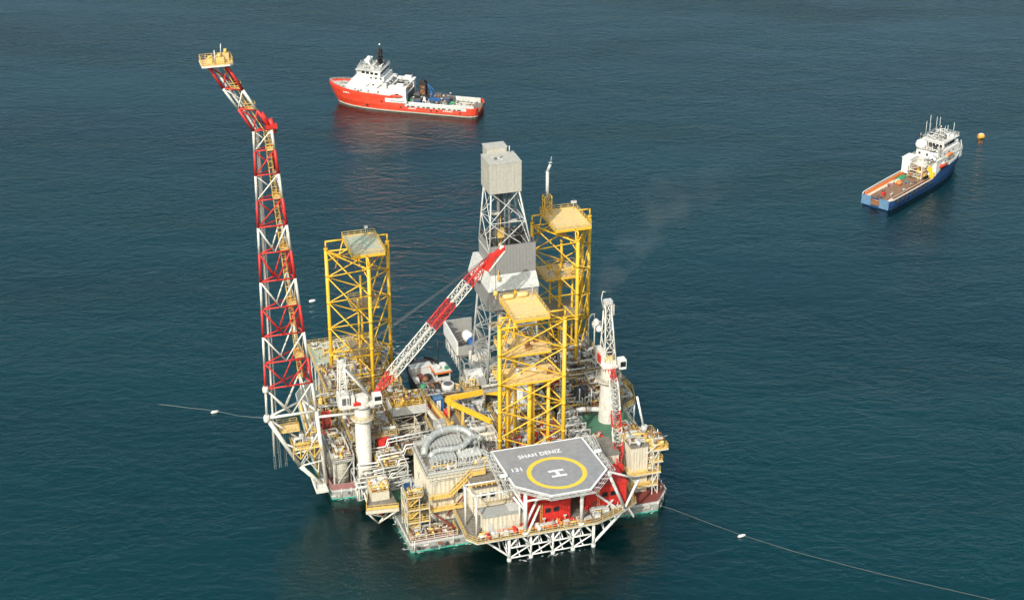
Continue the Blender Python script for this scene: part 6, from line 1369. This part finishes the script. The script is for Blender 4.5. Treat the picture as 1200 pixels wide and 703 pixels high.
for lab, mt, x, y, nm in (('dark red winch beside the white shelter on the workboat','oxide',3.6,2.4,'deck_winch'), ('black engine box beside the white shelter on the workboat','black',3.2,.6,'engine_box'), ('green net pile at the black side of the workboat','green',-1.4,3.4,'net_pile'), ('rusty orange float on the workboat deck near the shelter','rust',2.2,1.6,'deck_float'), ('white locker at the left rail of the workboat','clean_white',2.6,4,'deck_locker')):
    T = on3(nm, lab, nm.split('_')[1], x, y, 2.45); m = MB(mt)
    m.lathe((0,0,.2), [(.6,0), (.9,.3), (.85,.9), (.4,1.3)], mt, 10) if 'float' in nm or 'net' in nm else m.box(-.8,.8,-.7,.7,.1,1.3); m.build('body', T); m = MB('grey'); m.box(-.9,.9,-.8,.8,0,.12); m.build('base_plate', T)

# mooring lines and floats
def worldtube(pts, r, mt, name, label, cat, group=None):
    m = MB(mt); b = Vector(pts[0]); m.path([Vector(p)-b for p in pts], r, mt, 5); o = m.build(name); o.location = b; return tag(o, label, cat, group)
f0 = W(-55.3, 5, 22.6)
worldtube([f0, f0.lerp(Vector((-74.2,370.7,.6)), .5)-Vector((0,0,.5)), (-74.2,370.7,.5), (-80,372.6,.1), (-88,374.6,.02), (-97,377,-.3)], .035, 'grey', 'mooring_line', 'thin pale line from the foot of the flare boom down to a white float', 'line')
worldtube([(29,327,2.4), (36.6,325.4,.7), (44,320.6,.25), (50.7,315.8,.35), (62,309.4,.12), (78,301.6,.12), (100.4,292.1,.12), (125,281,.12)], .05, 'dark_grey', 'mooring_line', 'long pale line trailing over the water from the right front corner past a white float', 'line')
for lab, x, y, s_ in (('white float on the line left of the flare boom', -74.2,370.7,.36), ('white float on the line right of the platform', 50.7,315.8,.33), ('tiny white float between flare boom and the yellow leg beside it', -56.5,433.8,.38)):
    T = wthing('line_float', lab, 'float', (x,y,0), .4, 'white floats around the platform'); m = MB('clean_white'); m.lathe((0,0,.15), [(s_*.4,-1), (s_,-.6), (s_,.6), (s_*.4,1)], 'clean_white', 10, 'p'); m.build('body', T); m = MB('black'); m.lathe((0,0,.15), [(s_*.35,-1.5), (s_*.35,-1)], 'black', 8, 'p'); m.build('shackle', T)

# broken wash beside the workboat
m = MB('mark_white'); rnd = random.Random(12)
for i in range(70):
    t = rnd.random(); x, y = -33+rnd.gauss(0, 4.5)+t*6, 402+rnd.gauss(0, 2.2)+math.sin(t*5)*1.5; L = rnd.uniform(.25, 1.1); w = rnd.uniform(.06, .2); a = rnd.uniform(-.5, .5)
    P = [(x+L*math.cos(u)*math.cos(a)-w*math.sin(u)*math.sin(a), y+L*math.cos(u)*math.sin(a)+w*math.sin(u)*math.cos(a), .035) for u in (0, .9, 1.7, 2.6, 3.5, 4.3, 5.4)]
    m.poly(P)
for i in range(90):
    e = rnd.choice((((-30,-23), (-12,-23)), ((-31,2), (-30,-23)), ((-42,3), (-32,2)), ((-10.4,-32.3), (8.8,-32.3)), ((14,-23), (27.5,-23)))); t = rnd.random(); w_ = W(e[0][0]+(e[1][0]-e[0][0])*t-abs(rnd.gauss(0,.5))*(e[0][0] == -31), e[0][1]+(e[1][1]-e[0][1])*t-abs(rnd.gauss(.1,.5)), .03)
    L = rnd.uniform(.1, .5); w = rnd.uniform(.04, .1); a = rnd.uniform(0, .6)
    m.poly([(w_.x+L*math.cos(u)*math.cos(a)-w*math.sin(u)*math.sin(a), w_.y+L*math.cos(u)*math.sin(a)+w*math.sin(u)*math.cos(a), .035) for u in (0, .9, 1.7, 2.6, 3.5, 4.3, 5.4)])
tag(m.build('foam'), 'thin broken white wash on the water beside the workboat and the hull', 'foam', kind='stuff')
# ------------------------------------------------------------------ thin exhaust smoke beside the right leg
m = MB('grey'); rnd = random.Random(6)
pts = [(31.5,39.5,11), (34,39.5,20), (40,41,30), (54,46,42), (76,54,55)]; rr = (1.0, 2.2, 4.5, 9, 15)
n = 14
for (p,q,z), r in zip(pts, rr):
    for i in range(n): t = 2*math.pi*i/n; m.v.append((p+r*math.cos(t), q+r*math.sin(t), z))
for a in range(4):
    for i in range(n): j = (i+1) % n; m.face((a*n+i, a*n+j, (a+1)*n+j, (a+1)*n+i))
m.face(list(reversed(range(n)))); m.face([4*n+i for i in range(n)])
vm = bpy.data.materials.new('exhaust_smoke'); vm.use_nodes = True; nt = vm.node_tree; nt.nodes.clear(); MATS['exhaust_smoke'] = vm
vo = nt.nodes.new('ShaderNodeOutputMaterial'); pv = nt.nodes.new('ShaderNodeVolumePrincipled'); tcv = nt.nodes.new('ShaderNodeTexCoord'); nz = nt.nodes.new('ShaderNodeTexNoise'); mr = nt.nodes.new('ShaderNodeMapRange')
nz.inputs['Scale'].default_value = .16; nz.inputs['Detail'].default_value = 3; mr.inputs['From Min'].default_value = .42; mr.inputs['From Max'].default_value = .7; mr.inputs['To Max'].default_value = 1
nt.links.new(tcv.outputs['Object'], nz.inputs['Vector']); nt.links.new(nz.outputs['Fac'], mr.inputs['Value']); sx = nt.nodes.new('ShaderNodeSeparateXYZ'); zr = nt.nodes.new('ShaderNodeMapRange'); zr.inputs['From Min'].default_value = 0; zr.inputs['From Max'].default_value = 40; zr.inputs['To Min'].default_value = .05; zr.inputs['To Max'].default_value = .0012; ml = nt.nodes.new('ShaderNodeMath'); ml.operation = 'MULTIPLY'
nt.links.new(tcv.outputs['Object'], sx.inputs[0]); nt.links.new(sx.outputs['Z'], zr.inputs['Value']); nt.links.new(zr.outputs[0], ml.inputs[0]); nt.links.new(mr.outputs[0], ml.inputs[1]); nt.links.new(ml.outputs[0], pv.inputs['Density']); nt.links.new(pv.outputs[0], vo.inputs['Volume'])
pv.inputs['Color'].default_value = (.55, .55, .56, 1)
m.mats = ['exhaust_smoke']
solo(m, 'smoke', 'thin grey exhaust smoke drifting up beside the right leg', 'smoke', (31,40,12), kind='stuff')
